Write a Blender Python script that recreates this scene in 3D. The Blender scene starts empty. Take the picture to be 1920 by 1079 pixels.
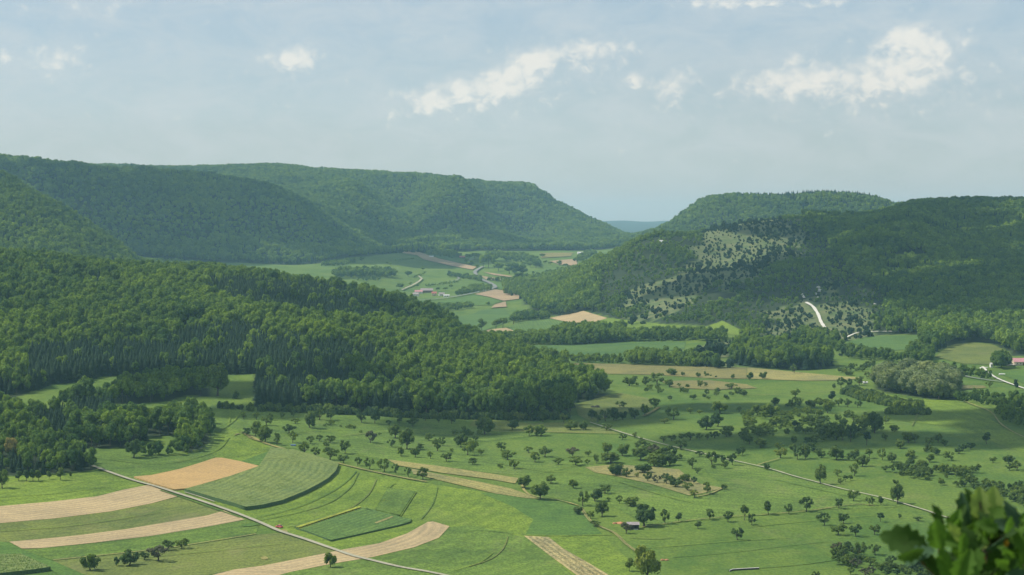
import bpy, math, random
import numpy as np
from mathutils import Vector, Matrix
from mathutils.geometry import delaunay_2d_cdt

R = math.radians
F = 3583.0      # focal length in pixels of a 1920 px wide picture
HZ = 155.0      # eye height above the valley floor
V0 = 420.0      # row of the true horizon
rng = np.random.default_rng(7)
random.seed(7)
sc = bpy.context.scene
COL = sc.collection

# ------------------------------------------------------------------ camera
cd = bpy.data.cameras.new('camera')
cam = bpy.data.objects.new('camera', cd); COL.objects.link(cam)
cam.location = (0, 0, HZ); cam.rotation_euler = (R(90), 0, 0)
cd.sensor_width = 36.0; cd.sensor_fit = 'HORIZONTAL'
cd.lens = F / 1920 * 36.0
cd.shift_y = -(539.5 - V0) / 1920
cd.clip_start = 0.2; cd.clip_end = 60000
cd.dof.use_dof = True; cd.dof.focus_distance = 1500; cd.dof.aperture_fstop = 12
sc.camera = cam

# ------------------------------------------------------------------ sun and sky
SUN_EL = 51.0
SH = np.array([0.98, -0.12]); SH /= np.linalg.norm(SH)      # the way shadows fall on the ground
se, ce = math.sin(R(SUN_EL)), math.cos(R(SUN_EL))
TOSUN = Vector((-SH[0] * ce, -SH[1] * ce, se))
sl = bpy.data.lights.new('sun', 'SUN'); sun = bpy.data.objects.new('sun', sl); COL.objects.link(sun)
sun.rotation_euler = TOSUN.to_track_quat('Z', 'Y').to_euler()
sun.location = (0, 0, 400)
sl.energy = 5.0; sl.angle = R(0.5); sl.color = (1.0, 0.96, 0.90)

world = bpy.data.worlds.new('World'); sc.world = world; world.use_nodes = True
SKY_STRENGTH = 0.104
sc.view_settings.view_transform = 'Standard'; sc.view_settings.look = 'None'
sc.view_settings.exposure = 0.0; sc.view_settings.gamma = 1.0
sc.view_settings.use_curve_mapping = False
cy = sc.cycles
cy.max_bounces = 6; cy.diffuse_bounces = 3; cy.transmission_bounces = 3; cy.volume_bounces = 2
cy.transparent_max_bounces = 16; cy.use_denoising = True
cy.sample_clamp_indirect = 4
cy.volume_step_rate = 10


class NT:
    """small helper for building node trees"""
    def __init__(s, tree): s.t = tree; s.n = tree.nodes; s.l = tree.links
    def new(s, kind, **kw):
        nd = s.n.new(kind)
        for k, v in kw.items(): setattr(nd, k, v)
        return nd
    def put(s, sock, val):
        if isinstance(val, bpy.types.NodeSocket): s.l.new(val, sock)
        else: sock.default_value = val
    def math(s, op, a, b=0.0, c=None, clamp=False):
        nd = s.new('ShaderNodeMath', operation=op, use_clamp=clamp)
        s.put(nd.inputs[0], a); s.put(nd.inputs[1], b)
        if c is not None: s.put(nd.inputs[2], c)
        return nd.outputs[0]
    def mix(s, f, a, b, mode='MIX'):
        nd = s.new('ShaderNodeMix', data_type='RGBA', blend_type=mode)
        s.put(nd.inputs[0], f); s.put(nd.inputs[6], a); s.put(nd.inputs[7], b)
        return nd.outputs[2]
    def noise(s, vec, scale, detail=3.0, rough=0.55, dist=0.0):
        nd = s.new('ShaderNodeTexNoise')
        if vec is not None: s.put(nd.inputs['Vector'], vec)
        nd.inputs['Scale'].default_value = scale; nd.inputs['Detail'].default_value = detail
        nd.inputs['Roughness'].default_value = rough; nd.inputs['Distortion'].default_value = dist
        return nd.outputs['Fac']
    def ramp(s, f, lo, hi, a=0.0, b=1.0, smooth=True):
        nd = s.new('ShaderNodeMapRange', clamp=True)
        if smooth: nd.interpolation_type = 'SMOOTHSTEP'
        s.put(nd.inputs[0], f)
        nd.inputs[1].default_value = lo; nd.inputs[2].default_value = hi
        nd.inputs[3].default_value = a; nd.inputs[4].default_value = b
        return nd.outputs[0]
    def vscale(s, v, sx, sy, sz):
        nd = s.new('ShaderNodeVectorMath', operation='MULTIPLY')
        s.put(nd.inputs[0], v); nd.inputs[1].default_value = (sx, sy, sz)
        return nd.outputs[0]
    def comb(s, x, y, z):
        nd = s.new('ShaderNodeCombineXYZ'); s.put(nd.inputs[0], x); s.put(nd.inputs[1], y); s.put(nd.inputs[2], z)
        return nd.outputs[0]


def rgb(r, g, b): return (r, g, b, 1.0)

# clouds live in the sky at infinity: azimuth and elevation measured in the same pixel-like unit (1/F rad)
T = NT(world.node_tree); T.n.clear()
sky = T.new('ShaderNodeTexSky', sky_type='NISHITA', sun_disc=False)
sky.sun_elevation = R(SUN_EL)
sky.sun_rotation = math.atan2(TOSUN.x, TOSUN.y)
sky.altitude = 600; sky.air_density = 1.0; sky.dust_density = 1.2; sky.ozone_density = 1.0
tc = T.new('ShaderNodeTexCoord'); sp = T.new('ShaderNodeSeparateXYZ')
T.l.new(tc.outputs['Generated'], sp.inputs[0])
x, y, z = sp.outputs
az = T.math('MULTIPLY', T.math('ARCTAN2', x, y), F)
el = T.math('MULTIPLY', T.math('ARCSINE', z), F)
cv = T.comb(az, el, 0.0)
warp = T.noise(cv, 0.012, 5, 0.6)
fine = T.noise(T.vscale(cv, 1, 1.35, 1), 0.028, 7, 0.62, 0.4)
puff = T.new('ShaderNodeTexVoronoi', feature='SMOOTH_F1'); puff.inputs['Scale'].default_value = 0.05
puff.inputs['Smoothness'].default_value = 0.6
wv = T.new('ShaderNodeVectorMath', operation='ADD'); T.l.new(cv, wv.inputs[0])
T.l.new(T.comb(T.math('MULTIPLY', fine, 26.0), T.math('MULTIPLY', warp, 40.0), 0.0), wv.inputs[1])
T.l.new(wv.outputs[0], puff.inputs['Vector'])
lumps = T.math('SUBTRACT', 1.0, T.math('MULTIPLY', puff.outputs['Distance'], 1.3))
# (u, v, half width, half height, tilt, strength)
CLOUDS = [(170, 20, 80, 30, 0, .62), (195, 60, 40, 28, .3, .5), (40, 15, 70, 30, 0, .5), (15, 120, 36, 18, 0, .75), (110, 122, 60, 30, .1, .85),
          (170, 170, 90, 20, 0, .42), (320, 185, 50, 20, .2, .4), (285, 168, 26, 12, 0, .5), (545, 112, 52, 19, .15, 1.1), (458, 116, 18, 10, 0, .6),
          (660, 150, 26, 16, .3, .5), (540, 180, 50, 14, .2, .35), (735, 180, 36, 18, .3, .65), (850, 178, 95, 24, .22, 1.2),
          (955, 150, 85, 30, .35, 1.25), (1000, 118, 45, 22, .2, 1.3), (1105, 100, 75, 26, .1, .95), (1190, 149, 30, 12, 0, 1.05),
          (1265, 165, 42, 24, .5, .95), (1310, 140, 26, 9, .5, .6), (1370, 165, 36, 26, .8, .7), (1090, 165, 50, 16, 0, .5),
          (1485, 118, 42, 15, 0, .9), (1510, 158, 120, 26, .06, 1.15), (1660, 150, 130, 34, .1, 1.15), (1740, 110, 56, 36, .1, 1.2),
          (1695, 80, 50, 22, .25, 1.3), (1800, 150, 90, 22, .3, .7), (1880, 130, 60, 20, .6, .6), (1820, 210, 90, 20, 0, .55), (1640, 105, 55, 30, .2, .5),
          (1480, 205, 60, 14, 0, .4), (1380, 8, 110, 10, 0, .95), (1540, 10, 60, 10, 0, .8), (430, 0, 60, 8, 0, .6), (990, 55, 30, 8, 0, .45),
          (1030, 210, 70, 14, .1, .4), (1200, 215, 90, 20, .1, .4), (1580, 235, 90, 14, .1, .4), (250, 215, 160, 18, 0, .35), (1890, 180, 50, 16, 0, .5)]
q_ = random.Random(3)
for _ in range(34):
    CLOUDS.append((q_.uniform(-60, 1980), q_.uniform(130, 300) if _ % 3 else q_.uniform(20, 130), q_.uniform(30, 120), q_.uniform(8, 18), q_.uniform(-.05, .3), q_.uniform(.28, .46)))
CLOUDS += [(c_[0], c_[1] + c_[3] * .3, c_[2] * 1.9, c_[3] * 1.7, c_[4] * .6, c_[5] * .55) for c_ in CLOUDS if c_[5] > .9]
acc = None
az_w = T.math('ADD', az, T.math('MULTIPLY', T.math('SUBTRACT', warp, 0.5), 60.0))
el_w = T.math('ADD', el, T.math('MULTIPLY', T.math('SUBTRACT', fine, 0.5), 34.0))
for (cu, cvv, hw, hh, tilt, st) in CLOUDS:
    hw *= 1.42; hh *= 1.75
    ca = math.atan((cu - 960) / F) * F; cel = math.atan((V0 - cvv) / F) * F
    dx = T.math('SUBTRACT', az_w, ca); dy = T.math('SUBTRACT', el_w, cel)
    dy = T.math('SUBTRACT', dy, T.math('MULTIPLY', dx, tilt))
    q = T.math('ADD', T.math('POWER', T.math('ABSOLUTE', T.math('DIVIDE', dx, hw)), 2.0), T.math('POWER', T.math('ABSOLUTE', T.math('DIVIDE', dy, hh)), 2.0))
    g = T.math('MULTIPLY', T.math('EXPONENT', T.math('MULTIPLY', q, -0.9)), st)
    acc = g if acc is None else T.math('MAXIMUM', acc, g)
# the same broken cumulus goes on over the rest of the sky
wide = T.noise(T.vscale(cv, 1, 2.2, 1), 0.0035, 6, 0.6, 0.3)
outside = T.ramp(T.math('ABSOLUTE', az), 1000, 1500)
above = T.ramp(el, 430, 700)
wide = T.math('MULTIPLY', T.ramp(wide, 0.5, 0.75), T.math('MULTIPLY', T.math('MAXIMUM', outside, above), T.ramp(el, 80, 240)))
acc = T.math('MAXIMUM', acc, T.math('MULTIPLY', wide, 0.9))
body = T.math('ADD', T.math('MULTIPLY', acc, 1.3), T.math('MULTIPLY', T.math('SUBTRACT', T.math('ADD', T.math('MULTIPLY', fine, 0.75), T.math('MULTIPLY', lumps, 0.25)), 0.60), 1.7))
dens = T.ramp(body, -0.05, 1.5)
veil = T.math('MULTIPLY', T.ramp(T.noise(T.vscale(cv, 1, 2.2, 1), 0.007, 7, 0.65, 0.5), 0.25, 0.75), 0.55)
dens = T.math('MAXIMUM', T.math('MULTIPLY', dens, 0.88), veil)
dens = T.math('MULTIPLY', dens, T.ramp(el, -20, 160))
ccol = T.mix(T.ramp(T.math('ADD', body, T.math('MULTIPLY', T.math('SUBTRACT', fine, 0.5), 1.6)), 0.45, 1.35), rgb(6.3, 6.8, 7.0), rgb(8.6, 8.5, 7.9))
skyc = T.mix(0.38, sky.outputs[0], rgb(4.9, 6.3, 7.5))      # thin high haze that pales the blue everywhere
fin = T.mix(dens, skyc, ccol)
bg = T.new('ShaderNodeBackground'); T.l.new(fin, bg.inputs[0]); bg.inputs[1].default_value = SKY_STRENGTH
wo = T.new('ShaderNodeOutputWorld'); T.l.new(bg.outputs[0], wo.inputs[0])

# ------------------------------------------------------------------ the lie of the land
def zv(v, Y): return HZ - (v - V0) / F * Y

def L(pts):
    """a line across the land: (u, Y, z) or (u, Y, 'v', row)"""
    return [(p[0], p[1], p[2] if len(p) == 3 else zv(p[3], p[1])) for p in pts]

def vl(*p): return (p[0], p[2], 'v', p[1])     # u, row, distance

LINES = [
    L([(-1400, 1.5, 153.3), (3300, 1.5, 153.3)]),
    L([(-1400, 6, 152.2), (3300, 6, 152.2)]),
    L([(-1400, 60, 126), (3300, 60, 126)]),
    L([(-1400, 400, 48), (3300, 400, 40)]),
    L([(-1400, 650, 16), (0, 650, 10), (3300, 650, 8)]),
    L([(-1400, 843, 10), (0, 833, 2), (960, 843, 0), (1920, 850, 0), (3300, 850, 6)]),
    L([(-1400, 1060, 40), (0, 1070, 10), (960, 1130, 3.5), (1920, 1120, 5), (3300, 1120, 10)]),
    L([(-1400, 1400, 70), (0, 1400, 22), (450, 1430, 19), (960, 1530, 8), (1500, 1530, 8), (1920, 1500, 11), (3300, 1500, 30)]),
    L([(-1400, 1640, 100), (-300, 1600, 50), (0, 1560, 35), (200, 1590, 31), (430, 1620, 29), (600, 1700, 38), (800, 1850, 33), (960, 1800, 15), vl(1100, 722, 1770), vl(1400, 722, 1760), vl(1900, 718, 1740), (3300, 1700, 60)]),
    L([(-1400, 2300, 220), (-300, 2200, 135), vl(0, 502, 2200), vl(200, 522, 2250), vl(400, 534, 2300), vl(500, 541, 2330), vl(600, 554, 2350), vl(680, 568, 2330), vl(750, 588, 2260), vl(800, 606, 2220), vl(850, 634, 2150), vl(900, 655, 2120), vl(960, 664, 2150), vl(1100, 664, 2200), vl(1250, 660, 2210), vl(1330, 655, 2190), vl(1400, 664, 2120), vl(1560, 664, 2080), vl(1700, 661, 2060), vl(1900, 664, 2010), (3300, 2000, 60)]),
    L([(-1400, 2900, 200), (-300, 2800, 95), (0, 2800, 72), (400, 2850, 45), (700, 2800, 12), vl(850, 622, 2760), vl(1000, 612, 2830), vl(1200, 614, 2620), vl(1330, 614, 2480), vl(1400, 622, 2390), vl(1560, 636, 2300), vl(1700, 632, 2250), vl(1900, 650, 2150), (2400, 2200, 60), (3300, 2300, 140)]),
    L([(-1400, 3300, 260), (-300, 3200, 130), (0, 3150, 90), (260, 3300, 55), (400, 3400, 40), (700, 3400, 9), vl(850, 590, 3200), vl(950, 587, 3230), vl(1000, 582, 3230), vl(1100, 562, 3150), vl(1200, 545, 3020), vl(1300, 532, 2920), vl(1400, 545, 2780), vl(1500, 555, 2660), vl(1600, 570, 2560), vl(1700, 560, 2600), vl(1900, 570, 2500), (2400, 2600, 120), (3300, 2700, 220)]),
    L([(-1400, 3900, 330), (-300, 3800, 330), vl(0, 339, 3700), vl(60, 370, 3680), vl(120, 404, 3650), vl(180, 443, 3650), vl(230, 478, 3650), vl(265, 506, 3700), (400, 3900, 45), (600, 4000, 24), vl(750, 560, 3850), vl(900, 557, 3800), vl(950, 571, 3560), vl(1000, 563, 3560), vl(1060, 528, 3640), vl(1120, 496, 3700), vl(1160, 476, 3740), vl(1200, 458, 3780), vl(1240, 447, 3800), vl(1300, 441, 3820), vl(1340, 430, 3850), vl(1440, 413, 3900), vl(1480, 410, 3920), vl(1600, 414, 4000), vl(1660, 407, 4050), vl(1720, 389, 4100), vl(1820, 385, 4100), vl(1920, 387, 4100), (2400, 4000, 220), (3300, 4000, 300)]),
    L([(-1400, 4500, 320), (-300, 4400, 200), (0, 4300, 130), (265, 4300, 62), vl(500, 503, 4500), vl(650, 508, 4400), vl(800, 530, 4400), vl(950, 525, 4450), vl(1100, 512, 4500), (1300, 4700, 62), (1600, 4800, 95), (1900, 4900, 130), (3300, 4900, 200)]),
    L([(-1400, 4900, 320), (-300, 4900, 130), (0, 4700, 100), (265, 4700, 62), vl(400, 498, 4700), vl(500, 498, 4750), vl(600, 496, 4850), vl(650, 491, 4950), vl(750, 475, 5300), vl(850, 473, 5450), vl(950, 470, 5550), vl(1080, 469, 5650), vl(1175, 464, 5850), (1300, 5250, 80), (1600, 5250, 110), (1900, 5250, 150), (3300, 5250, 200)]),
    L([(-1400, 5500, 340), (-300, 5450, 345), vl(0, 303, 5400), vl(100, 315, 5400), vl(200, 326, 5400), vl(300, 331, 5400), vl(400, 339, 5400), vl(500, 358, 5400), vl(560, 383, 5450), vl(620, 423, 5500), vl(680, 458, 5550), vl(730, 477, 5650), vl(800, 452, 5950), vl(860, 448, 5900), vl(950, 454, 6050), vl(1050, 459, 6150), vl(1150, 456, 6300), vl(1215, 446, 5900), vl(1260, 426, 5850), vl(1290, 403, 5820), vl(1320, 382, 5800), vl(1360, 374, 5800), vl(1450, 373, 5800), vl(1560, 368, 5800), vl(1640, 377, 5800), vl(1670, 390, 5800), vl(1800, 396, 5800), (2400, 5800, 200), (3300, 5800, 300)]),
    L([(-1400, 6000, 340), (-300, 6000, 330), (0, 6000, 300), (300, 6100, 270), (500, 6150, 250), vl(600, 388, 6350), vl(700, 388, 6450), vl(800, 380, 6330), vl(860, 388, 6230), vl(930, 408, 6400), vl(1000, 422, 6650), vl(1100, 442, 6750), vl(1175, 450, 6800), (1250, 6800, 95), (1500, 6800, 120), (3300, 6800, 200)]),
    L([(-1400, 7200, 350), (0, 7200, 330), vl(200, 319, 7200), vl(340, 322, 7200), vl(500, 318, 7200), vl(600, 325, 7200), vl(700, 330, 7200), vl(800, 335, 7200), vl(870, 343, 7200), vl(960, 350, 7200), vl(985, 351, 7200), vl(1002, 353, 7200), vl(1014, 365, 7200), vl(1024, 369, 7200), vl(1036, 382, 7200), vl(1052, 390, 7200), vl(1100, 413, 7200), vl(1150, 436, 7200), vl(1175, 447, 7200), vl(1230, 453, 7200), (1500, 7200, 105), (3300, 7200, 200)]),
    L([(-1400, 8500, 330), (800, 8500, 300), (1000, 8500, 150), (1150, 8500, 60), (3300, 8500, 60)]),
    L([(-1400, 12000, 60), (3300, 12000, 60)]),
    L([(-1400, 20000, 190), (900, 20000, 185), vl(1120, 415, 20000), vl(1170, 414, 20000), vl(1210, 416, 20000), vl(1260, 414, 20000), (3300, 20000, 190)]),
    L([(-1400, 24000, 60), (3300, 24000, 60)]),
]
SURF = []   # filled below


def pchip(x, y, xi):
    x = np.asarray(x, float); y = np.asarray(y, float)
    h = np.diff(x); d = np.diff(y) / h; m = np.zeros_like(y)
    if len(x) > 2:
        w1 = 2 * h[1:] + h[:-1]; w2 = h[1:] + 2 * h[:-1]
        ok = d[:-1] * d[1:] > 0
        den = np.where(ok, w1 / np.where(ok, d[:-1], 1) + w2 / np.where(ok, d[1:], 1), 1)
        m[1:-1] = np.where(ok, (w1 + w2) / den, 0)
    m[0] = d[0]; m[-1] = d[-1]
    i = np.clip(np.searchsorted(x, xi) - 1, 0, len(h) - 1)
    t = (np.clip(xi, x[0], x[-1]) - x[i]) / h[i]
    return (y[i] * (1 + 2 * t) * (1 - t) ** 2 + m[i] * h[i] * t * (1 - t) ** 2 + y[i + 1] * t * t * (3 - 2 * t) + m[i + 1] * h[i] * t * t * (t - 1))


def vnoise(X, Y, scale, seed=0):
    """smooth value noise, -1..1"""
    x = X / scale + seed * 17.3; y = Y / scale + seed * 5.7
    xi = np.floor(x).astype(np.int64); yi = np.floor(y).astype(np.int64)
    fx = x - xi; fy = y - yi; fx = fx * fx * (3 - 2 * fx); fy = fy * fy * (3 - 2 * fy)
    def h(a, b):
        n = (a * 374761393 + b * 668265263 + seed * 144665) & 0xffffffff
        n = ((n ^ (n >> 13)) * 1274126177) & 0xffffffff
        return ((n ^ (n >> 16)) & 0xffff) / 32767.5 - 1
    return (h(xi, yi) * (1 - fx) * (1 - fy) + h(xi + 1, yi) * fx * (1 - fy) + h(xi, yi + 1) * (1 - fx) * fy + h(xi + 1, yi + 1) * fx * fy)


U = np.arange(-1400, 3301, 12.0)
YS = np.concatenate([np.geomspace(1.5, 700, 70)[:-1], np.geomspace(700, 7600, 620)[:-1], np.geomspace(7600, 24000, 90)])
LY = np.array([pchip([p[0] for p in l], [p[1] for p in l], U) for l in LINES])
LZ = np.array([pchip([p[0] for p in l], [p[2] for p in l], U) for l in LINES])
for k in range(1, len(LY)): LY[k] = np.maximum(LY[k], LY[k - 1] * 1.01)
TAB = np.array([pchip(LY[:, i], LZ[:, i], YS) for i in range(len(U))])
XX = (U[:, None] - 960) / F * YS[None, :]; YY = np.broadcast_to(YS[None, :], XX.shape)
hill = np.clip((TAB - 45) / 90, 0, 1) * np.clip((YY - 1700) / 500, 0, 1) * (YY < 11000)
crest = np.ones_like(TAB)
for k_ in (12, 15, 17): crest = np.minimum(crest, np.clip(np.abs(YY - LY[k_][:, None]) / 420, .15, 1))
crest = np.where(YY < 2900, .35, crest)
def spur(u0, Y0, u1, Y1, wid, amp):
    x0, x1 = (u0 - 960) / F * Y0, (u1 - 960) / F * Y1; dx, dy = x1 - x0, Y1 - Y0; l2 = dx * dx + dy * dy
    t = np.clip(((XX - x0) * dx + (YY - Y0) * dy) / l2, 0, 1); d = np.hypot(XX - x0 - t * dx, YY - Y0 - t * dy)
    return amp * np.exp(-(d / wid) ** 2) * np.sin(math.pi * np.clip(t, .08, .92))
relief = spur(250, 5400, 430, 4850, 170, 38) + spur(480, 5450, 620, 4980, 130, 30) + spur(120, 5300, 200, 4750, 170, 34) - spur(350, 5400, 520, 4850, 110, 26)
relief += spur(620, 6900, 690, 5900, 150, 44) - spur(740, 7100, 770, 6050, 100, 44) + spur(850, 6750, 872, 5950, 130, 34) - spur(930, 7150, 1010, 6050, 130, 75) + spur(1030, 7000, 1100, 6150, 160, 20)
relief += spur(1250, 3800, 1180, 3200, 110, 20) - spur(1370, 3800, 1300, 3050, 90, 22) - spur(1560, 3900, 1500, 2850, 100, 26) + spur(1700, 3900, 1640, 2700, 130, 24) - spur(1800, 3900, 1830, 2650, 120, 26)
relief += spur(60, 3600, 120, 3200, 120, 12) - spur(150, 3600, 200, 3250, 60, 14)
TAB = TAB + 1.7 * relief * np.minimum(crest, 1)
TAB = TAB + hill * crest * 2.0 * (5.5 * vnoise(XX, YY * 0.6, 260, 1) + 3.0 * vnoise(XX, YY, 110, 2)) + np.clip((YY - 700) / 300, 0, 1) * (YY < 6000) * (0.7 * vnoise(XX, YY, 130, 3) + 0.15 * vnoise(XX, YY, 34, 4))


def _uy(X, Y):
    u = 960 + F * X / Y
    a = np.clip((u - U[0]) / 12.0, 0, len(U) - 1.001); i = a.astype(int); a = a - i
    j = np.clip(np.searchsorted(YS, Y) - 1, 0, len(YS) - 2); b = np.clip((Y - YS[j]) / (YS[j + 1] - YS[j]), 0, 1)
    return i, j, a, b


def ground(X, Y):
    X = np.atleast_1d(np.asarray(X, float)); Y = np.atleast_1d(np.asarray(Y, float))
    i, j, a, b = _uy(X, Y)
    return TAB[i, j] * (1 - a) * (1 - b) + TAB[i + 1, j] * a * (1 - b) + TAB[i, j + 1] * (1 - a) * b + TAB[i + 1, j + 1] * a * b


def hit(u, v, ymin=300.0, lift=0.0):
    """first place where the sight line through (u, v) meets the land"""
    a = (np.clip(u, U[0], U[-1] - 1) - U[0]) / 12.0; i = int(a); a -= i
    prof = TAB[i] * (1 - a) + TAB[i + 1] * a + lift
    vv = V0 + (HZ - prof) / YS * F
    ok = np.where((vv <= v) & (YS > ymin))[0]
    if len(ok) == 0: Y = 8000.0
    else:
        k = ok[0]
        t = (vv[k - 1] - v) / max(1e-6, vv[k - 1] - vv[k]) if vv[k - 1] > v else 0
        Y = YS[k - 1] + (YS[k] - YS[k - 1]) * t
    return ((u - 960) / F * Y, Y)


def lineY(k, u): return np.interp(u, U, LY[k])


def hits(pts, step=10.0, closed=True, smooth=False):
    P = [np.array(p, float) for p in pts]
    if smooth:
        Q = []; n = len(P)
        for i in range(n if closed else n - 1):
            p0 = P[(i - 1) % n] if closed or i > 0 else P[i]; p1 = P[i]; p2 = P[(i + 1) % n]
            p3 = P[(i + 2) % n] if closed or i + 2 < n else p2
            m = max(1, int(np.linalg.norm(p2 - p1) / step))
            for s in range(m):
                t = s / m
                Q.append(0.5 * ((2 * p1) + (-p0 + p2) * t + (2 * p0 - 5 * p1 + 4 * p2 - p3) * t * t + (-p0 + 3 * p1 - 3 * p2 + p3) * t ** 3))
        if not closed: Q.append(P[-1])
    else:
        Q = []; n = len(P)
        for i in range(n if closed else n - 1):
            p1 = P[i]; p2 = P[(i + 1) % n]; m = max(1, int(np.linalg.norm(p2 - p1) / step))
            for s in range(m): Q.append(p1 + (p2 - p1) * s / m)
        if not closed: Q.append(P[-1])
    return np.array([hit(q[0], q[1]) for q in Q])


def inside(X, Y, poly):
    r = np.zeros(np.shape(X), bool); n = len(poly)
    for i in range(n):
        x1, y1 = poly[i]; x2, y2 = poly[(i + 1) % n]
        if y1 == y2: continue
        c = ((y1 > Y) != (y2 > Y)) & (X < (x2 - x1) * (Y - y1) / (y2 - y1) + x1)
        r ^= c
    return r


def mesh(name, V, Fc, mats=None, smooth=False):
    me = bpy.data.meshes.new(name)
    V = np.asarray(V, np.float32)
    if isinstance(Fc, np.ndarray) and Fc.ndim == 2:
        n, k = Fc.shape
        me.vertices.add(len(V)); me.vertices.foreach_set('co', V.ravel())
        me.loops.add(n * k); me.loops.foreach_set('vertex_index', Fc.ravel().astype(np.int32))
        me.polygons.add(n); me.polygons.foreach_set('loop_start', np.arange(0, n * k, k, dtype=np.int32))
        me.update(calc_edges=True); me.validate()
    else:
        me.from_pydata([tuple(map(float, v)) for v in V], [], [tuple(map(int, f)) for f in Fc]); me.update()
    for m in (mats or []): me.materials.append(m)
    if smooth: me.polygons.foreach_set('use_smooth', np.ones(len(me.polygons), bool)); me.update()
    return me


def attr(me, name, data):
    a = me.attributes.new(name, 'FLOAT', 'POINT'); a.data.foreach_set('value', np.asarray(data, np.float32))


def obj(name, me, parent=None, label=None, cat=None, group=None, kind=None, loc=None):
    o = bpy.data.objects.new(name, me); COL.objects.link(o)
    if parent is not None: o.parent = parent
    if loc is not None: o.location = loc
    if label: o['label'] = label
    if cat: o['category'] = cat
    if group: o['group'] = group
    if kind: o['kind'] = kind
    return o


# ------------------------------------------------------------------ materials
def newmat(name):
    m = bpy.data.materials.new(name); m.use_nodes = True
    t = NT(m.node_tree); t.n.clear()
    out = t.new('ShaderNodeOutputMaterial')
    return m, t, out


def pos(t): return t.new('ShaderNodeNewGeometry').outputs['Position']


def bsdf(t, out, col, rough=0.9, spec=0.2, bump=None):
    b = t.new('ShaderNodeBsdfPrincipled')
    t.put(b.inputs['Base Color'], col); t.put(b.inputs['Roughness'], rough); b.inputs['Specular IOR Level'].default_value = spec
    if bump is not None:
        bn = t.new('ShaderNodeBump'); bn.inputs['Strength'].default_value = bump[1]; bn.inputs['Distance'].default_value = bump[2]
        t.l.new(bump[0], bn.inputs['Height']); t.l.new(bn.outputs[0], b.inputs['Normal'])
    t.l.new(b.outputs[0], out.inputs[0])
    return b


def grass(name, c, var=0.25, hue=(1.15, 1.0, 0.8), stripe=0.0, period=9.0, dry=0.0, grain=0.3, drycol=(0.24, 0.21, 0.10)):
    """meadow, pasture or crop: base colour with patches, streaks, dry spots, tufts; stripes follow the attribute 'across'"""
    m, t, out = newmat(name); p = pos(t)
    big = t.noise(p, 1 / 90.0, 4, 0.6, 0.5); mid = t.noise(p, 1 / 14.0, 5, 0.65, 0.3); fin = t.noise(t.vscale(p, 1, 0.55, 1), 1 / 1.3, 4, 0.7)
    f = t.math('ADD', t.math('MULTIPLY', big, 0.5), t.math('ADD', t.math('MULTIPLY', mid, 0.35), 0.075))
    lo = rgb(*[k * (1 - var) for k in c]); hi = rgb(*[min(1, k * (1 + var) * h) for k, h in zip(c, hue)])
    col = t.mix(t.ramp(f, 0.34, 0.62), lo, hi)
    col = t.mix(t.ramp(fin, 0.3, 0.7), t.mix(1.0, col, rgb(1 - grain, 1 - grain, 1 - grain), 'MULTIPLY'), t.mix(1.0, col, rgb(1 + grain, 1 + grain, 1 + grain * .8), 'MULTIPLY'))
    if dry > 0:
        d = t.math('MULTIPLY', t.ramp(t.noise(t.vscale(p, 1, 0.4, 1), 1 / 30.0, 6, 0.7, 0.6), 0.52, 0.72), dry)
        col = t.mix(d, col, rgb(*drycol))
    if stripe > 0:
        a = t.new('ShaderNodeAttribute', attribute_name='across').outputs['Fac']
        al = t.new('ShaderNodeAttribute', attribute_name='along').outputs['Fac']
        n1 = t.noise(t.comb(t.math('DIVIDE', a, period), t.math('DIVIDE', al, period * 22), 0.0), 1.0, 4, 0.75)
        s = t.math('SINE', t.math('MULTIPLY', a, 2 * math.pi / period))
        s = t.math('ADD', t.math('MULTIPLY', s, 0.45), t.math('MULTIPLY', t.math('SUBTRACT', n1, 0.5), 2.2))
        s = t.math('MULTIPLY', s, stripe)
        col = t.mix(1.0, col, t.comb(t.math('ADD', s, 1.0), t.math('ADD', t.math('MULTIPLY', s, 0.8), 1.0), t.math('ADD', t.math('MULTIPLY', s, 0.7), 1.0)), 'MULTIPLY')
    bsdf(t, out, col, 0.95, 0.1, (fin, 0.5, 0.25))
    return m


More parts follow.
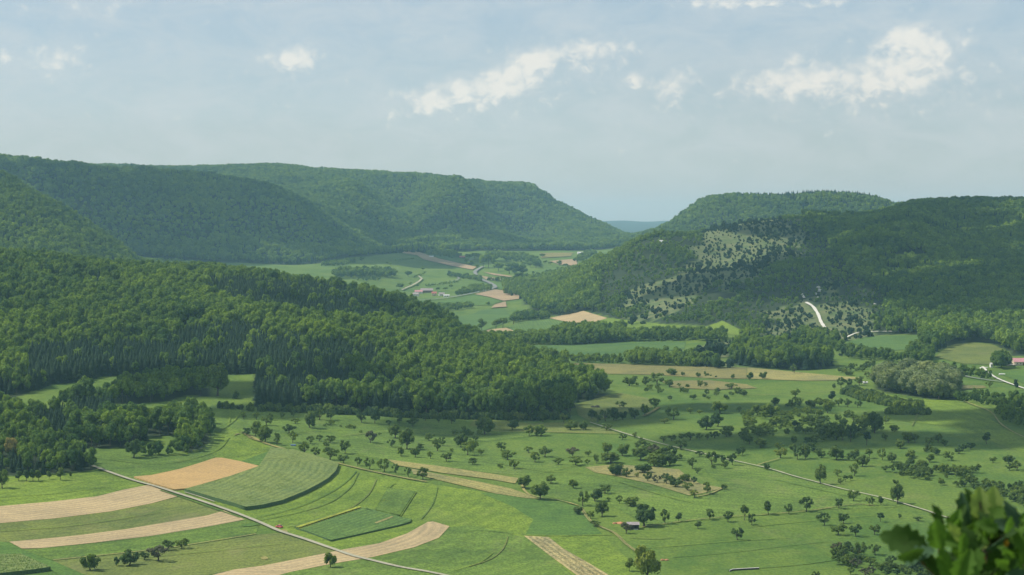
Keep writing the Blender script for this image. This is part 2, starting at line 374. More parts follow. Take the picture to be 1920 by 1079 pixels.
def leafmat(name, c, var=0.35, hue=0.5, trans=0.28, vein=False, warm=(1.75, 1.55, .7)):
    m, t, out = newmat(name); p = pos(t)
    oi = t.new('ShaderNodeObjectInfo')
    n = t.noise(p, 1 / 1.6, 4, 0.7)
    lo = rgb(*[k * (1 - var) for k in c]); hi = rgb(*[k * (1 + var) for k in c])
    col = t.mix(t.ramp(n, 0.3, 0.7), lo, hi)
    w = t.mix(1.0, col, rgb(*warm), 'MULTIPLY'); cool = t.mix(1.0, col, rgb(0.46, 0.60, 0.74), 'MULTIPLY')
    stand = t.math('ADD', t.math('MULTIPLY', t.noise(oi.outputs['Location'], 1 / 55.0, 3, 0.6), 0.55), t.math('MULTIPLY', t.noise(oi.outputs['Location'], 1 / 260.0, 2, 0.6), 0.45))
    rnd = t.math('ADD', t.math('MULTIPLY', oi.outputs['Random'], 0.5), t.math('MULTIPLY', t.ramp(stand, 0.40, 0.61), 0.5))
    col = t.mix(t.ramp(rnd, 0.0, 1.0, 0, 1, False), cool, w) if hue >= 1 else t.mix(hue, col, t.mix(rnd, cool, w))
    d = t.new('ShaderNodeBsdfPrincipled'); t.l.new(col, d.inputs['Base Color']); d.inputs['Roughness'].default_value = 0.8
    d.inputs['Specular IOR Level'].default_value = 0.1
    tr = t.new('ShaderNodeBsdfTranslucent'); t.l.new(t.mix(1.0, col, rgb(1.35, 1.5, 0.7), 'MULTIPLY'), tr.inputs[0])
    mx = t.new('ShaderNodeMixShader'); mx.inputs[0].default_value = trans
    t.l.new(d.outputs[0], mx.inputs[1]); t.l.new(tr.outputs[0], mx.inputs[2]); t.l.new(mx.outputs[0], out.inputs[0])
    return m


def plain(name, c, rough=0.8, nscale=1.0, var=0.25, metal=0.0, bump=0.2, spec=0.3):
    m, t, out = newmat(name); p = t.new('ShaderNodeTexCoord').outputs['Object']
    n = t.noise(p, nscale, 5, 0.65)
    col = t.mix(t.ramp(n, 0.25, 0.75), rgb(*[k * (1 - var) for k in c]), rgb(*[min(1, k * (1 + var)) for k in c]))
    b = bsdf(t, out, col, rough, spec, (n, bump, 0.05)); b.inputs['Metallic'].default_value = metal
    return m


def landmat():
    """open land: meadow, with forest floor and dry heath where the attributes say so"""
    m, t, out = newmat('land'); p = pos(t)
    big = t.noise(p, 1 / 120.0, 4, 0.6, 0.6); mid = t.noise(t.vscale(p, 1, .5, 1), 1 / 16.0, 6, 0.68, 0.4); fin = t.noise(t.vscale(p, 1, 0.5, 1), 1 / 1.5, 4, 0.7)
    f = t.math('ADD', t.math('MULTIPLY', big, 0.55), t.math('MULTIPLY', mid, 0.45))
    col = t.mix(t.ramp(f, 0.36, 0.62), rgb(.066, .125, .023), rgb(.123, .180, .030))
    dry = t.math('MULTIPLY', t.ramp(t.noise(t.vscale(p, .6, .35, 1), 1 / 26.0, 6, 0.72, 0.8), 0.55, 0.76), 0.4)
    col = t.mix(dry, col, rgb(.19, .19, .075))
    w = t.new('ShaderNodeTexWave', wave_type='BANDS', bands_direction='Y'); t.l.new(t.vscale(p, 0.35, 1, 1), w.inputs[0]); w.inputs['Scale'].default_value = 0.055
    w.inputs['Distortion'].default_value = 9; w.inputs['Detail'].default_value = 3; w.inputs['Detail Scale'].default_value = 0.6
    col = t.mix(t.math('MULTIPLY', w.outputs['Fac'], 0.16), col, rgb(.06, .12, .03))
    col = t.mix(t.ramp(fin, 0.28, 0.72), t.mix(1.0, col, rgb(.72, .74, .72), 'MULTIPLY'), t.mix(1.0, col, rgb(1.25, 1.22, 1.15), 'MULTIPLY'))
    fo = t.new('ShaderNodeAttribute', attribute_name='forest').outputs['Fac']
    he = t.new('ShaderNodeAttribute', attribute_name='heath').outputs['Fac']
    hn = t.noise(p, 1 / 22.0, 6, 0.7, 0.5)
    hcol = t.mix(t.ramp(hn, 0.35, 0.65), rgb(.075, .115, .04), rgb(.15, .16, .07))
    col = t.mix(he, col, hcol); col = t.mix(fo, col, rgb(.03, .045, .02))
    bsdf(t, out, col, 0.95, 0.1, (fin, 0.5, 0.3))
    return m


M = {}
M['land'] = landmat()
M['meadow_bright'] = grass('meadow_bright', (0.107, 0.176, 0.029), .24, stripe=.17, period=10, grain=.36, dry=.12)
M['meadow_mid'] = grass('meadow_mid', (0.084, 0.148, 0.032), .28, stripe=.15, period=9, grain=.36, dry=.2)
M['meadow_dark'] = grass('meadow_dark', (0.069, 0.139, 0.033), .2, grain=.3, stripe=.1, period=8)
M['meadow_olive'] = grass('meadow_olive', (0.106, 0.145, 0.042), .22, dry=.35, stripe=.12, period=6)
M['meadow_far'] = grass('meadow_far', (0.066, 0.132, 0.040), .18)
M['hay'] = grass('hay', (.195, .200, .085), .22, stripe=.2, period=4, dry=.3)
M['hay_rough'] = grass('hay_rough', (0.229, 0.220, 0.123), .3, stripe=.45, period=3.0, grain=.4)
M['stubble'] = grass('stubble', (.345, .272, .152), .14, hue=(1.03, 1.0, .95), stripe=.24, period=4.5, grain=.16)
M['wheat'] = grass('wheat', (.375, .255, .110), .12, hue=(1.03, 1.0, .95), stripe=.12, period=3.0, grain=.14)
M['stubble_far'] = grass('stubble_far', (0.299, 0.229, 0.141), .12, hue=(1.05, 1, .95), stripe=.15, period=8)
M['fallow'] = grass('fallow', (.150, .155, .066), .2, dry=.3, stripe=.1, period=10)
M['maize'] = grass('maize', (0.123, 0.176, 0.063), .10, stripe=.30, period=4.2, grain=.3)
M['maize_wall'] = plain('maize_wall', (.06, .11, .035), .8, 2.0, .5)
M['greens'] = grass('greens', (0.075, 0.141, 0.040), .12, stripe=.3, period=4, grain=.35)
M['track'] = grass('track', (0.317, 0.299, 0.211), .15, hue=(1, 1, 1), grain=.15)
M['chalk'] = grass('chalk', (0.528, 0.510, 0.440), .1, hue=(1, 1, 1), grain=.12)
M['asphalt'] = grass('asphalt', (0.194, 0.202, 0.185), .1, hue=(1, 1, 1), grain=.1)
M['earth'] = grass('earth', (.40, .20, .11), .2, hue=(1, 1, 1), grain=.3)
M['broadleaf'] = leafmat('broadleaf', (.120, .190, .044), .45, 1.0)
M['spruce'] = leafmat('spruce', (.030, .062, .028), .35, .5, .1, warm=(1.3, 1.1, .8))
M['fruit'] = leafmat('fruit', (.105, .158, .052), .45, .95)
M['fruit_yellow'] = leafmat('fruit_yellow', (.20, .24, .05), .3, .3)
M['fruit_grey'] = leafmat('fruit_grey', (.13, .13, .085), .3, .3)
M['willow'] = leafmat('willow', (.20, .24, .11), .3, .4)
M['orange'] = leafmat('orange', (.30, .25, .08), .3, .2)
M['crop_leaf'] = leafmat('crop_leaf', (.18, .26, .09), .3, .4)
M['crop_dark'] = leafmat('crop_dark', (.11, .19, .055), .35, .3)
M['bark'] = plain('bark', (.09, .07, .05), .9, 3.0, .4)
M['flower_band'] = grass('flower_band', (.20, .25, .045), .35, grain=.4)
M['flower'] = leafmat('flower', (.42, .36, .03), .3, .3)

# ------------------------------------------------------------------ where woods and heath lie
def band(front, back, u, Y):
    """front/back: arrays of u knots and Y"""
    return (Y > np.interp(u, front[0], front[1])) & (Y < np.interp(u, back[0], back[1]))

NF = [(-1400, 770), (-400, 790), (0, 782), (40, 742), (100, 720), (150, 717), (190, 706), (350, 701), (482, 700), (484, 764), (600, 771), (700, 777), (800, 782), (1000, 785), (1066, 781), (1076, 757), (1112, 750), (1138, 744), (1142, 735)]
nfu = np.array([p[0] for p in NF], float); nfy = np.array([hit(p[0], p[1])[1] for p in NF])
NBu = np.array([-1400, 800, 862, 900, 960, 1010, 1050, 1110, 1142], float)
NBy = np.array([lineY(9, -1400) + 350, lineY(9, 800) + 300, lineY(9, 862) + 20] + [hit(a, b)[1] for a, b in ((900, 655), (960, 668), (1010, 690), (1050, 712), (1110, 730), (1142, 742))])

EF = [(944, 575), (952, 588), (985, 596), (1030, 598), (1094, 584), (1136, 594), (1150, 600), (1240, 607), (1324, 612), (1351, 603), (1388, 619), (1392, 640), (1552, 645), (1590, 640), (1625, 631), (1724, 628), (1728, 650), (1752, 664), (1776, 650), (1822, 641), (1860, 645), (1893, 660), (1900, 668), (2300, 672), (3300, 680)]
efu = np.array([p[0] for p in EF], float); efy = np.array([hit(p[0], p[1])[1] for p in EF])
PH = {  # heath and clearings on the right-hand hill, as seen
    'h1': [(1288, 452), (1340, 428), (1430, 412), (1478, 412), (1500, 440), (1496, 478), (1460, 505), (1420, 530), (1370, 540), (1300, 530), (1282, 490)],
    'h2': [(1170, 560), (1200, 535), (1290, 515), (1335, 522), (1345, 540), (1300, 562), (1262, 588), (1200, 592), (1160, 580)],
    'h3': [(1500, 590), (1532, 548), (1552, 528), (1570, 522), (1572, 545), (1548, 575), (1600, 560), (1640, 575), (1652, 604), (1632, 634), (1560, 640), (1530, 630), (1500, 620)],
    'h4': [(1425, 612), (1450, 592), (1495, 572), (1502, 616), (1495, 638), (1440, 642), (1420, 630)],
    'h5': [(1360, 540), (1385, 536), (1390, 552), (1370, 556)],
    'h6': [(1150, 600), (1180, 590), (1240, 596), (1235, 606)],
    'c1': [(1668, 491), (1672, 478), (1735, 477), (1736, 486), (1700, 495)],
    'c2': [(1584, 476), (1590, 468), (1650, 468), (1655, 474)],
    'k1': [(1318, 690), (1322, 662), (1335, 645), (1380, 640), (1385, 684), (1372, 690)],
}
PW = {k: hits(v, 8) for k, v in PH.items()}


def ragged(X, Y): return X + 26 * vnoise(X, Y, 70, 21) + 10 * vnoise(X, Y, 25, 22), Y + 40 * vnoise(X, Y, 80, 23) + 14 * vnoise(X, Y, 28, 24)


def is_heath(X, Y):
    r = np.zeros(X.shape, bool); X, Y = ragged(X, Y)
    for k in ('h1', 'h2', 'h3', 'h4', 'h5', 'h6', 'k1'): r |= inside(X, Y, PW[k])
    return r


LEFTW = hits([(-500, 905), (0, 893), (110, 889), (176, 882), (166, 868), (104, 860), (98, 850), (150, 842), (255, 839), (272, 826), (240, 812), (216, 806), (213, 790), (212, 764), (150, 760), (130, 768), (100, 788), (55, 792), (0, 782), (-500, 800)], 10)
GROVE1 = hits([(205, 740), (214, 757), (260, 758), (320, 752), (352, 741), (392, 744), (396, 732), (350, 716), (300, 722), (240, 727)], 8)
GROVE2 = hits([(255, 812), (275, 790), (300, 785), (352, 778), (392, 792), (396, 822), (380, 842), (345, 850), (330, 838), (335, 815), (290, 820)], 8)
RIGHTG = hits([(1640, 728), (1660, 736), (1700, 742), (1750, 751), (1792, 750), (1794, 738), (1772, 720), (1700, 716), (1650, 716)], 8)
WOODG = hits([(1368, 682), (1392, 687), (1430, 692), (1500, 695), (1558, 692), (1556, 676), (1480, 662), (1395, 656), (1372, 666)], 8)


def forest_at(X, Y):
    """0 open, 1 near wood, 2 sunlit left hill, 3 far hills, 4 right hill"""
    u = 960 + F * X / Y; r = np.zeros(X.shape, int)
    r[band((nfu, nfy), (NBu, NBy), u, Y) & (u < 1142)] = 1
    r[(u < 300) & (Y > lineY(11, u) - 80) & (Y < lineY(13, u) - 60)] = 2
    r[(Y > lineY(14, u)) & (Y < lineY(17, u) + 350)] = 3
    e = (u > 944) & (Y > np.interp(u, efu, efy)) & (Y < lineY(13, u) - 150) & (ground(X.ravel(), Y.ravel()).reshape(X.shape) > 9)
    Xr, Yr = ragged(X, Y)
    for k in PW: e &= ~(inside(X, Y, PW[k]) if k[0] == 'c' else inside(Xr, Yr, PW[k]))
    r[e] = 4
    return r


# ------------------------------------------------------------------ terrain
FOR = forest_at(XX, YY); HEA = is_heath(XX, YY)
for g in (LEFTW, GROVE1, GROVE2, RIGHTG, WOODG): FOR[inside(XX, YY, g)] = 1
nu, ny = XX.shape
Vt = np.stack([XX, YY, TAB], -1).reshape(-1, 3)
ii, jj = np.meshgrid(np.arange(nu - 1), np.arange(ny - 1), indexing='ij')
q = (ii * ny + jj).ravel()
Ft = np.stack([q, q + ny, q + ny + 1, q + 1], -1)
me = mesh('land', Vt, Ft, [M['land']], True)
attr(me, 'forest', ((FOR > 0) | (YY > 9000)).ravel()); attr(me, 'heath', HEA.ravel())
obj('land', me, kind='structure')
base = mesh('lowland', [(-30000, -6000, -30), (30000, -6000, -30), (30000, 40000, -30), (-30000, 40000, -30)], [(0, 1, 2, 3)], [M['land']])
obj('ground', base, kind='structure')


def guide_dist(P, X, Y):
    """distance and running length to a polyline in the plan"""
    best = np.full(X.shape, 1e9); al = np.zeros(X.shape); run = 0.0
    for a, b in zip(P[:-1], P[1:]):
        d = b - a; l = np.hypot(*d) + 1e-9
        t = np.clip(((X - a[0]) * d[0] + (Y - a[1]) * d[1]) / l ** 2, 0, 1)
        dd = np.hypot(X - a[0] - t * d[0], Y - a[1] - t * d[1]); m = dd < best
        best[m] = dd[m]; al[m] = run + t[m] * l; run += l
    return best, al


def field(name, pts, mat, level=1, guide=None, height=0.0, wall=None, smooth=False, label=None, rough=0.0, kind='structure', cell=None, cat=None):
    """a piece of ground cut to the outline and laid on the land; height > 0 makes it a standing crop"""
    P = hits(pts, 9, True, smooth)
    Ym = P[:, 1].mean(); c = cell or Ym * 0.006
    xs = np.arange(P[:, 0].min(), P[:, 0].max(), c); ys = np.arange(P[:, 1].min(), P[:, 1].max(), c * 1.5)
    gx, gy = np.meshgrid(xs, ys); gx = gx.ravel(); gy = gy.ravel()
    k = inside(gx, gy, P)
    if k.any():
        gd, _ = guide_dist(np.vstack([P, P[:1]]), gx, gy); k &= gd > c * 0.4
    gx = gx[k]; gy = gy[k]; o = P.mean(0)
    co = [Vector((p[0] - o[0], p[1] - o[1])) for p in P] + [Vector((a - o[0], b - o[1])) for a, b in zip(gx, gy)]
    n = len(P)
    vs, _, fs, _, _, _ = delaunay_2d_cdt(co, [], [list(range(n))], 1, 1e-4)
    A = np.array([(v.x + o[0], v.y + o[1]) for v in vs])
    off = 0.00012 * level * A[:, 1] + height
    Z = ground(A[:, 0], A[:, 1]) + off
    if height > 0 and rough: Z = Z + rough * (rng.random(len(Z)) - .5)
    V = np.column_stack([A, Z]).tolist(); Fc = [tuple(f) for f in fs]; mi = [0] * len(Fc)
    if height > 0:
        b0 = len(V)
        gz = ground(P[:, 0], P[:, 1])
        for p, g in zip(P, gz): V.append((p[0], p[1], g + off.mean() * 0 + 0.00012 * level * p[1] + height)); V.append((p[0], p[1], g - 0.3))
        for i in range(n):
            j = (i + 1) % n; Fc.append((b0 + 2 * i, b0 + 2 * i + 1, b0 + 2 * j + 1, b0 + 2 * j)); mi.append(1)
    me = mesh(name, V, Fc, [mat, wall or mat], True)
    me.polygons.foreach_set('material_index', np.array(mi, np.int32))
    Va = np.array(V)
    if guide is not None:
        G = hits(guide, 6, False, True); d, al = guide_dist(G, Va[:, 0], Va[:, 1])
    else: d = Va[:, 1] - .4 * Va[:, 0]; al = Va[:, 0]
    attr(me, 'across', d); attr(me, 'along', al)
    return obj(name, me, kind=kind, label=label, cat=cat), P


def ribbon(name, pts, width, mat, level=3, step=8.0, kind='structure', wob=0.12, label=None, ragged=0.0):
    P = hits(pts, step, False, True)
    V = []; n = len(P); T_ = np.gradient(P, axis=0); T_ /= np.linalg.norm(T_, axis=1)[:, None] + 1e-9
    for i in range(n):
        nx, ny_ = -T_[i, 1], T_[i, 0]; w = width * (1 + wob * (random.random() - .5)) * .5
        if ragged: w *= (1 - ragged * random.random())
        for s in (-1, -.33, .33, 1):
            a = P[i, 0] + nx * w * s; b = P[i, 1] + ny_ * w * s
            V.append((a, b, ground(a, b)[0] + 0.00012 * level * b))
    Fc = [(i * 4 + k, i * 4 + k + 1, i * 4 + k + 5, i * 4 + k + 4) for i in range(n - 1) for k in range(3)]
    me = mesh(name, V, Fc, [mat], True); Va = np.array(V)
    attr(me, 'across', np.tile([0, width * .33, width * .66, width], n)); attr(me, 'along', Va[:, 1])
    return obj(name, me, kind=kind, label=label), P


# the curved ploughing lines of the left-hand fields
ARC1 = [(-400, 985), (0, 982), (103, 973), (207, 960), (284, 945), (336, 932)]
ARC2 = [(440, 952), (461, 958), (492, 954), (530, 945), (569, 929), (595, 916), (616, 903), (630, 889), (634, 876)]
ARC3 = [(360, 1079), (440, 1070), (543, 1074), (621, 1058), (699, 1046), (776, 1028), (823, 1009), (843, 988), (830, 960)]
# meadows first, each a shade of its own
field('meadow', [(176, 884), (300, 880), (420, 850), (510, 842), (560, 850), (640, 874), (780, 904), (1000, 938), (1080, 950), (1130, 1005), (1210, 1079), (1250, 1100), (830, 1100), (750, 1066), (620, 1030), (525, 998), (440, 963), (336, 928), (250, 902)], M['meadow_bright'], 1, ARC2)
field('meadow', [(150, 845), (255, 842), (340, 856), (378, 846), (398, 826), (400, 800), (392, 772), (400, 745), (440, 760), (455, 772), (458, 800), (520, 842), (508, 845), (440, 858), (408, 860), (330, 882), (250, 897), (176, 877), (172, 862)], M['meadow_mid'], 1.5, [(150, 870), (300, 860), (400, 830), (440, 790), (430, 750)])
field('meadow', [(452, 812), (475, 825), (520, 846), (508, 846), (440, 858), (408, 861), (395, 850), (402, 820), (425, 800)], M['meadow_bright'], 2, [(400, 860), (430, 835), (440, 800)])
field('meadow', [(-600, 1000), (-600, 905), (0, 896), (175, 886), (250, 903), (271, 911), (233, 919), (181, 932), (93, 942), (0, 950), (-600, 958)], M['meadow_bright'], 1, ARC1)
field('meadow', [(-600, 988), (0, 982), (103, 973), (207, 960), (284, 945), (336, 932), (420, 959), (388, 968), (310, 981), (233, 994), (155, 1004), (78, 1012), (17, 1017), (-600, 1024)], M['meadow_olive'], 1, ARC1)
field('meadow', [(41, 1031), (78, 1029), (181, 1019), (284, 1006), (388, 989), (459, 976), (485, 986), (480, 1003), (362, 1022), (284, 1033), (100, 1052)], M['meadow_mid'], 1.5, ARC1)
field('pasture', [(100, 1052), (284, 1033), (362, 1022), (480, 1003), (525, 1000), (569, 1014), (640, 1037), (569, 1047), (492, 1062), (440, 1069), (390, 1079), (330, 1100), (160, 1100)], M['meadow_olive'], 1.5, ARC3)
field('meadow', [(390, 1081), (517, 1079), (621, 1059), (699, 1046), (828, 1079), (900, 1100), (340, 1100)], M['meadow_mid'], 2, ARC3)
field('meadow', [(699, 1047), (776, 1028), (823, 1010), (842, 990), (880, 985), (985, 1008), (1010, 1025), (1080, 1085), (1100, 1100), (900, 1100), (828, 1078)], M['meadow_mid'], 1.5, ARC3)
field('meadow', [(-600, 1030), (0, 1017), (17, 1018), (41, 1031), (100, 1053), (162, 1080), (200, 1100), (140, 1100), (96, 1070), (38, 1045), (-10, 1046), (-600, 1060)], M['meadow_dark'], 2)
field('meadow', [(508, 846), (511, 856), (484, 878), (466, 886), (485, 876), (452, 867), (480, 856)], M['meadow_dark'], 2.5)
field('wheat_field', [(251, 897), (284, 894), (336, 883), (375, 871), (404, 861.5), (416, 861.5), (450, 868), (485, 876.5), (466, 886.5), (430, 898), (388, 911), (350, 919), (328, 921), (292, 911)], M['wheat'], 2, [(251, 897), (336, 883), (408, 861)], height=0.7, rough=.1)
field('stubble_field', [(-600, 958), (0, 950), (93, 942), (181, 932), (233, 919), (271.5, 911.5), (279, 911), (336, 931), (284, 945), (207, 960), (103, 973), (0, 982), (-600, 988)], M['stubble'], 2, ARC1)
field('stubble_field', [(17, 1017), (78, 1012), (155, 1004), (233, 994), (310, 981), (388, 968), (420, 958.5), (459, 975.5), (388, 989), (284, 1006), (181, 1018.5), (78, 1029), (41, 1030)], M['stubble'], 2.5, ARC1)
field('stubble_field', [(802, 980), (812, 979), (843, 988), (823, 1009.5), (776, 1027.6), (699, 1045.7), (621, 1058.6), (543, 1074), (480, 1092), (330, 1100), (400, 1079), (440, 1069), (492, 1062), (569, 1047), (647, 1031), (711, 1020), (763, 1001.7)], M['stubble'], 2.5, ARC3)
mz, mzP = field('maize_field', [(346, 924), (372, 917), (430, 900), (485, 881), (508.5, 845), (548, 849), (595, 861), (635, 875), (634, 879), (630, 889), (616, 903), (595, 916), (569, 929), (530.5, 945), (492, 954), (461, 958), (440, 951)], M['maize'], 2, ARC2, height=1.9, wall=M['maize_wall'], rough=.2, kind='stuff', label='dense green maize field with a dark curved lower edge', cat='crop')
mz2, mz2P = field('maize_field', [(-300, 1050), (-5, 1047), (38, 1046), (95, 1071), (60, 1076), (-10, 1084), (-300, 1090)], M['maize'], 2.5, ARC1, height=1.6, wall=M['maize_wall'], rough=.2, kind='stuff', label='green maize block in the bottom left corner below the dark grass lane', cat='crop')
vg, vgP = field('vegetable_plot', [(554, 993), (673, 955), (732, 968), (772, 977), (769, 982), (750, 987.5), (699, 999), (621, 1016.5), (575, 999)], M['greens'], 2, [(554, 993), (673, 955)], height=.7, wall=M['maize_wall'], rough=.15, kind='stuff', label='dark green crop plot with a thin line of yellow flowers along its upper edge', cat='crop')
field('flower_strip', [(554, 992.4), (673, 954.5), (677, 956), (560, 994.6)], M['flower_band'], 12, [(554, 993), (673, 955)], height=.0)
vp, vpP = field('vegetable_plot', [(727, 917.7), (779, 924), (750, 969), (704, 959)], M['meadow_mid'], 3, [(727, 917), (704, 959)], height=.5, rough=.3, kind='stuff', label='small square crop plot with a band of yellow flowers', cat='crop')
field('hay_strip', [(778, 924), (781, 924.5), (752, 970), (749, 969)], M['meadow_bright'], 5)
field('hay_strip', [(702, 984), (720, 977), (735, 971.5), (738, 973), (724, 979), (706, 985.5)], M['hay'], 9)
field('hay_strip', [(727, 863), (828, 876), (920, 889.5), (972, 898), (966, 908), (920, 900), (828, 888), (745, 874)], M['hay'], 3, [(727, 868), (828, 880), (972, 900)])
field('hay_strip', [(770, 880), (830, 892), (900, 905), (960, 918), (1010, 936), (990, 936), (930, 927), (850, 908), (775, 890)], M['hay'], 3, [(770, 885), (850, 900), (1000, 935)])
field('meadow', [(452, 812), (458, 790), (470, 770), (700, 778), (1068, 790), (1100, 800), (1050, 812), (970, 822), (900, 830), (930, 850), (1100, 870), (1000, 892), (920, 888), (828, 875), (720, 862), (640, 850), (560, 842), (500, 838)], M['meadow_mid'], 1, [(450, 830), (700, 840), (1000, 870)])
field('hay_strip', [(890, 786), (1000, 795), (1080, 792), (1100, 796), (1140, 806), (1158, 813), (1060, 812), (940, 808), (880, 800)], M['meadow_olive'], 2)
field('hay_strip', [(982, 1006), (1029, 1008.6), (1056, 1030), (1100, 1055), (1160, 1090), (1095, 1090), (1040, 1050)], M['hay_rough'], 3, [(982, 1006), (1040, 1050), (1095, 1090)])
field('meadow', [(985, 930), (1010, 938), (1080, 950), (1130, 1003), (1020, 1005), (985, 1004), (1000, 975), (960, 950), (900, 925), (960, 925)], M['meadow_dark'], 1.5)
field('heath_patch', [(1097, 877), (1151, 872), (1219, 876), (1273, 881), (1286, 892), (1313, 908), (1357, 916), (1313, 927), (1292, 930), (1219, 908), (1151, 893), (1116, 887)], M['hay'], 2)
field('heath_patch', [(1085, 780), (1078, 760), (1140, 742), (1165, 738), (1215, 748), (1225, 765), (1180, 775), (1110, 792)], M['meadow_olive'], 2)
field('fallow_field', [(1032, 681), (1180, 684), (1313, 689), (1400, 690), (1400, 711), (1340, 711), (1232, 704), (1097, 701), (1042, 696)], M['fallow'], 2, [(1032, 690), (1400, 700)])
field('fallow_field', [(1401, 690), (1573, 706), (1617, 709), (1590, 714), (1508, 715), (1401, 711)], M['hay'], 2, [(1401, 700), (1600, 710)])
field('fallow_field', [(1240, 716), (1330, 714), (1400, 722), (1420, 729), (1340, 732), (1262, 728)], M['fallow'], 2.5)
field('meadow', [(969, 650), (1124, 642), (1286, 642), (1283, 655), (1151, 671), (1015, 670)], M['meadow_far'], 2)
field('meadow', [(1095, 604), (1140, 597), (1240, 609), (1324, 615), (1354, 602), (1389, 620), (1385, 629), (1232, 625), (1119, 612)], M['meadow_bright'], 2)
field('crop_field', [(950, 614), (996, 600), (1030, 598.5), (1052, 603), (1094, 609), (1085, 618), (1042, 625), (1010, 631), (969, 625)], M['greens'], 2, [(990, 600), (1010, 631)])
field('stubble_field', [(1029.6, 598), (1094, 584.5), (1139, 598), (1119, 604), (1094, 609.5), (1052.5, 603)], M['stubble'], 3)
field('stubble_field', [(907, 621), (948, 615.6), (972, 625), (948, 628), (921, 629.5)], M['stubble'], 3)
field('fallow_field', [(868, 626), (905, 622), (921, 630), (905, 634), (862, 632)], M['fallow'], 3)
field('meadow', [(848, 596), (885, 590), (905, 582), (948, 580), (950, 588), (985, 598), (960, 602), (905, 622), (860, 624)], M['meadow_far'], 2)
field('stubble_field', [(921, 579), (927.5, 573), (948, 567), (950, 577)], M['stubble_far'], 4)
field('stubble_field', [(890, 553), (928, 544), (986, 552), (972, 562), (944, 565.5), (917, 558)], M['stubble_far'], 3)
field('stubble_field', [(902.5, 519), (925, 522), (992, 535), (975, 536.5), (938, 528), (911, 525.5)], M['stubble_far'], 3)
field('stubble_field', [(905, 511), (960, 519), (964, 522), (925, 517)], M['stubble_far'], 3)
field('stubble_field', [(752.5, 469.5), (782, 473), (823, 486.5), (894, 502), (886, 507), (844, 499.5), (794, 488), (782, 480), (755, 476)], M['stubble_far'], 3)
field('stubble_field', [(1030, 491), (1082, 486.5), (1082, 500), (1048, 497)], M['stubble_far'], 3)
field('fallow_field', [(1012, 476), (1075, 475), (1070, 482), (1015, 485)], M['fallow'], 3)
field('crop_field', [(820, 567), (875, 556), (889, 553), (917, 559), (942, 566), (920, 573), (862, 574)], M['meadow_dark'], 2)
field('crop_field', [(921, 530), (990, 539), (1003, 548), (986, 551), (929, 542), (930, 537)], M['meadow_dark'], 2)
field('crop_field', [(785, 476), (830, 480), (876, 487), (886, 498), (824, 485)], M['meadow_dark'], 2)
field('meadow', [(1590, 642), (1625, 632), (1722, 629), (1722, 642), (1711, 656), (1644, 660)], M['meadow_far'], 2)
field('meadow', [(1752, 670), (1776, 652), (1793, 646), (1822, 643), (1860, 647), (1893, 661), (1897, 671), (1860, 685), (1806, 683)], M['meadow_olive'], 2)
field('meadow', [(1668, 491), (1672, 478.5), (1735, 477.5), (1735, 486), (1700, 494)], M['meadow_bright'], 2)
field('crop_field', [(1870, 700), (1960, 690), (2100, 700), (2100, 730), (1925, 722)], M['meadow_dark'], 2)
field('fallow_field', [(1750, 722), (1845, 724), (1850, 728), (1790, 733), (1745, 731)], M['fallow'], 2)
field('meadow', [(1590, 740), (1640, 735), (1700, 748), (1790, 752), (1830, 766), (1862, 790), (1920, 822), (1920, 850), (1780, 800), (1690, 790), (1742, 779), (1740, 765), (1640, 755)], M['meadow_bright'], 1, [(1590, 740), (1740, 770), (1920, 835)])
field('meadow', [(1330, 840), (1400, 872), (1500, 896), (1620, 928), (1700, 945), (1680, 952), (1500, 958), (1400, 970), (1210, 985), (1150, 950), (1090, 945), (1020, 930), (1030, 895), (1120, 890), (1219, 910), (1292, 932), (1360, 916), (1330, 890), (1250, 850), (1300, 848)], M['meadow_mid'], 1, [(1000, 900), (1400, 940), (1700, 960)])

# tracks and lanes
ribbon('farm_track', [(172, 875), (207, 888), (248, 902), (295, 915), (336, 928), (388, 945), (440, 963), (486, 981), (525, 998), (569, 1012), (621, 1030), (662, 1044), (699, 1053), (750, 1065), (802, 1074), (860, 1086), (900, 1093)], 2.6, M['track'], 6)
ribbon('verge', [(300, 921), (346, 936), (400, 955), (450, 972)], 1.2, M['meadow_dark'], 5)
ribbon('path', [(346, 925), (372, 933), (402, 943)], 1.0, M['track'], 6)
ribbon('farm_track', [(1106, 794), (1124, 800), (1151, 808.6), (1192, 821), (1243, 835), (1294, 847), (1354, 861), (1400, 871), (1443, 881), (1489, 895), (1535, 907), (1576, 918), (1617, 927), (1671, 939.5), (1706, 950), (1739, 960), (1774, 972), (1900, 1008)], 1.7, M['track'], 6, ragged=.3)
for s in (0, 3.5): ribbon('wheel_rut', [(1087 + s, 953), (1105 + s, 979), (1124 + s, 989.6), (1151 + s, 1002), (1172 + s, 1022), (1194 + s, 1038)], 0.7, M['hay'], 6)
ribbon('path', [(453, 812), (475, 822), (500, 834), (550, 848), (600, 861), (640, 872), (700, 886), (760, 898), (800, 905)], 3.0, M['hay'], 5, ragged=.5)
ribbon('path', [(975, 899), (990, 928), (1050, 940), (1085, 950)], 1.6, M['hay'], 5, ragged=.5)
ribbon('path', [(1420, 874), (1440, 868), (1462, 862)], 1.3, M['hay'], 6, ragged=.4)
ribbon('path', [(1203, 990), (1290, 978), (1350, 972), (1440, 966), (1512, 960), (1600, 948), (1640, 950)], 1.6, M['fallow'], 5, ragged=.6)
ribbon('path', [(1355, 917), (1330, 928), (1300, 934)], 2.0, M['hay'], 5, ragged=.4)
ribbon('path', [(900, 806), (940, 811), (1000, 811), (1060, 813), (1110, 814), (1160, 815)], 1.5, M['hay'], 5)
ribbon('path', [(1206, 782), (1222, 774), (1236, 765)], 3.0, M['fallow'], 5)
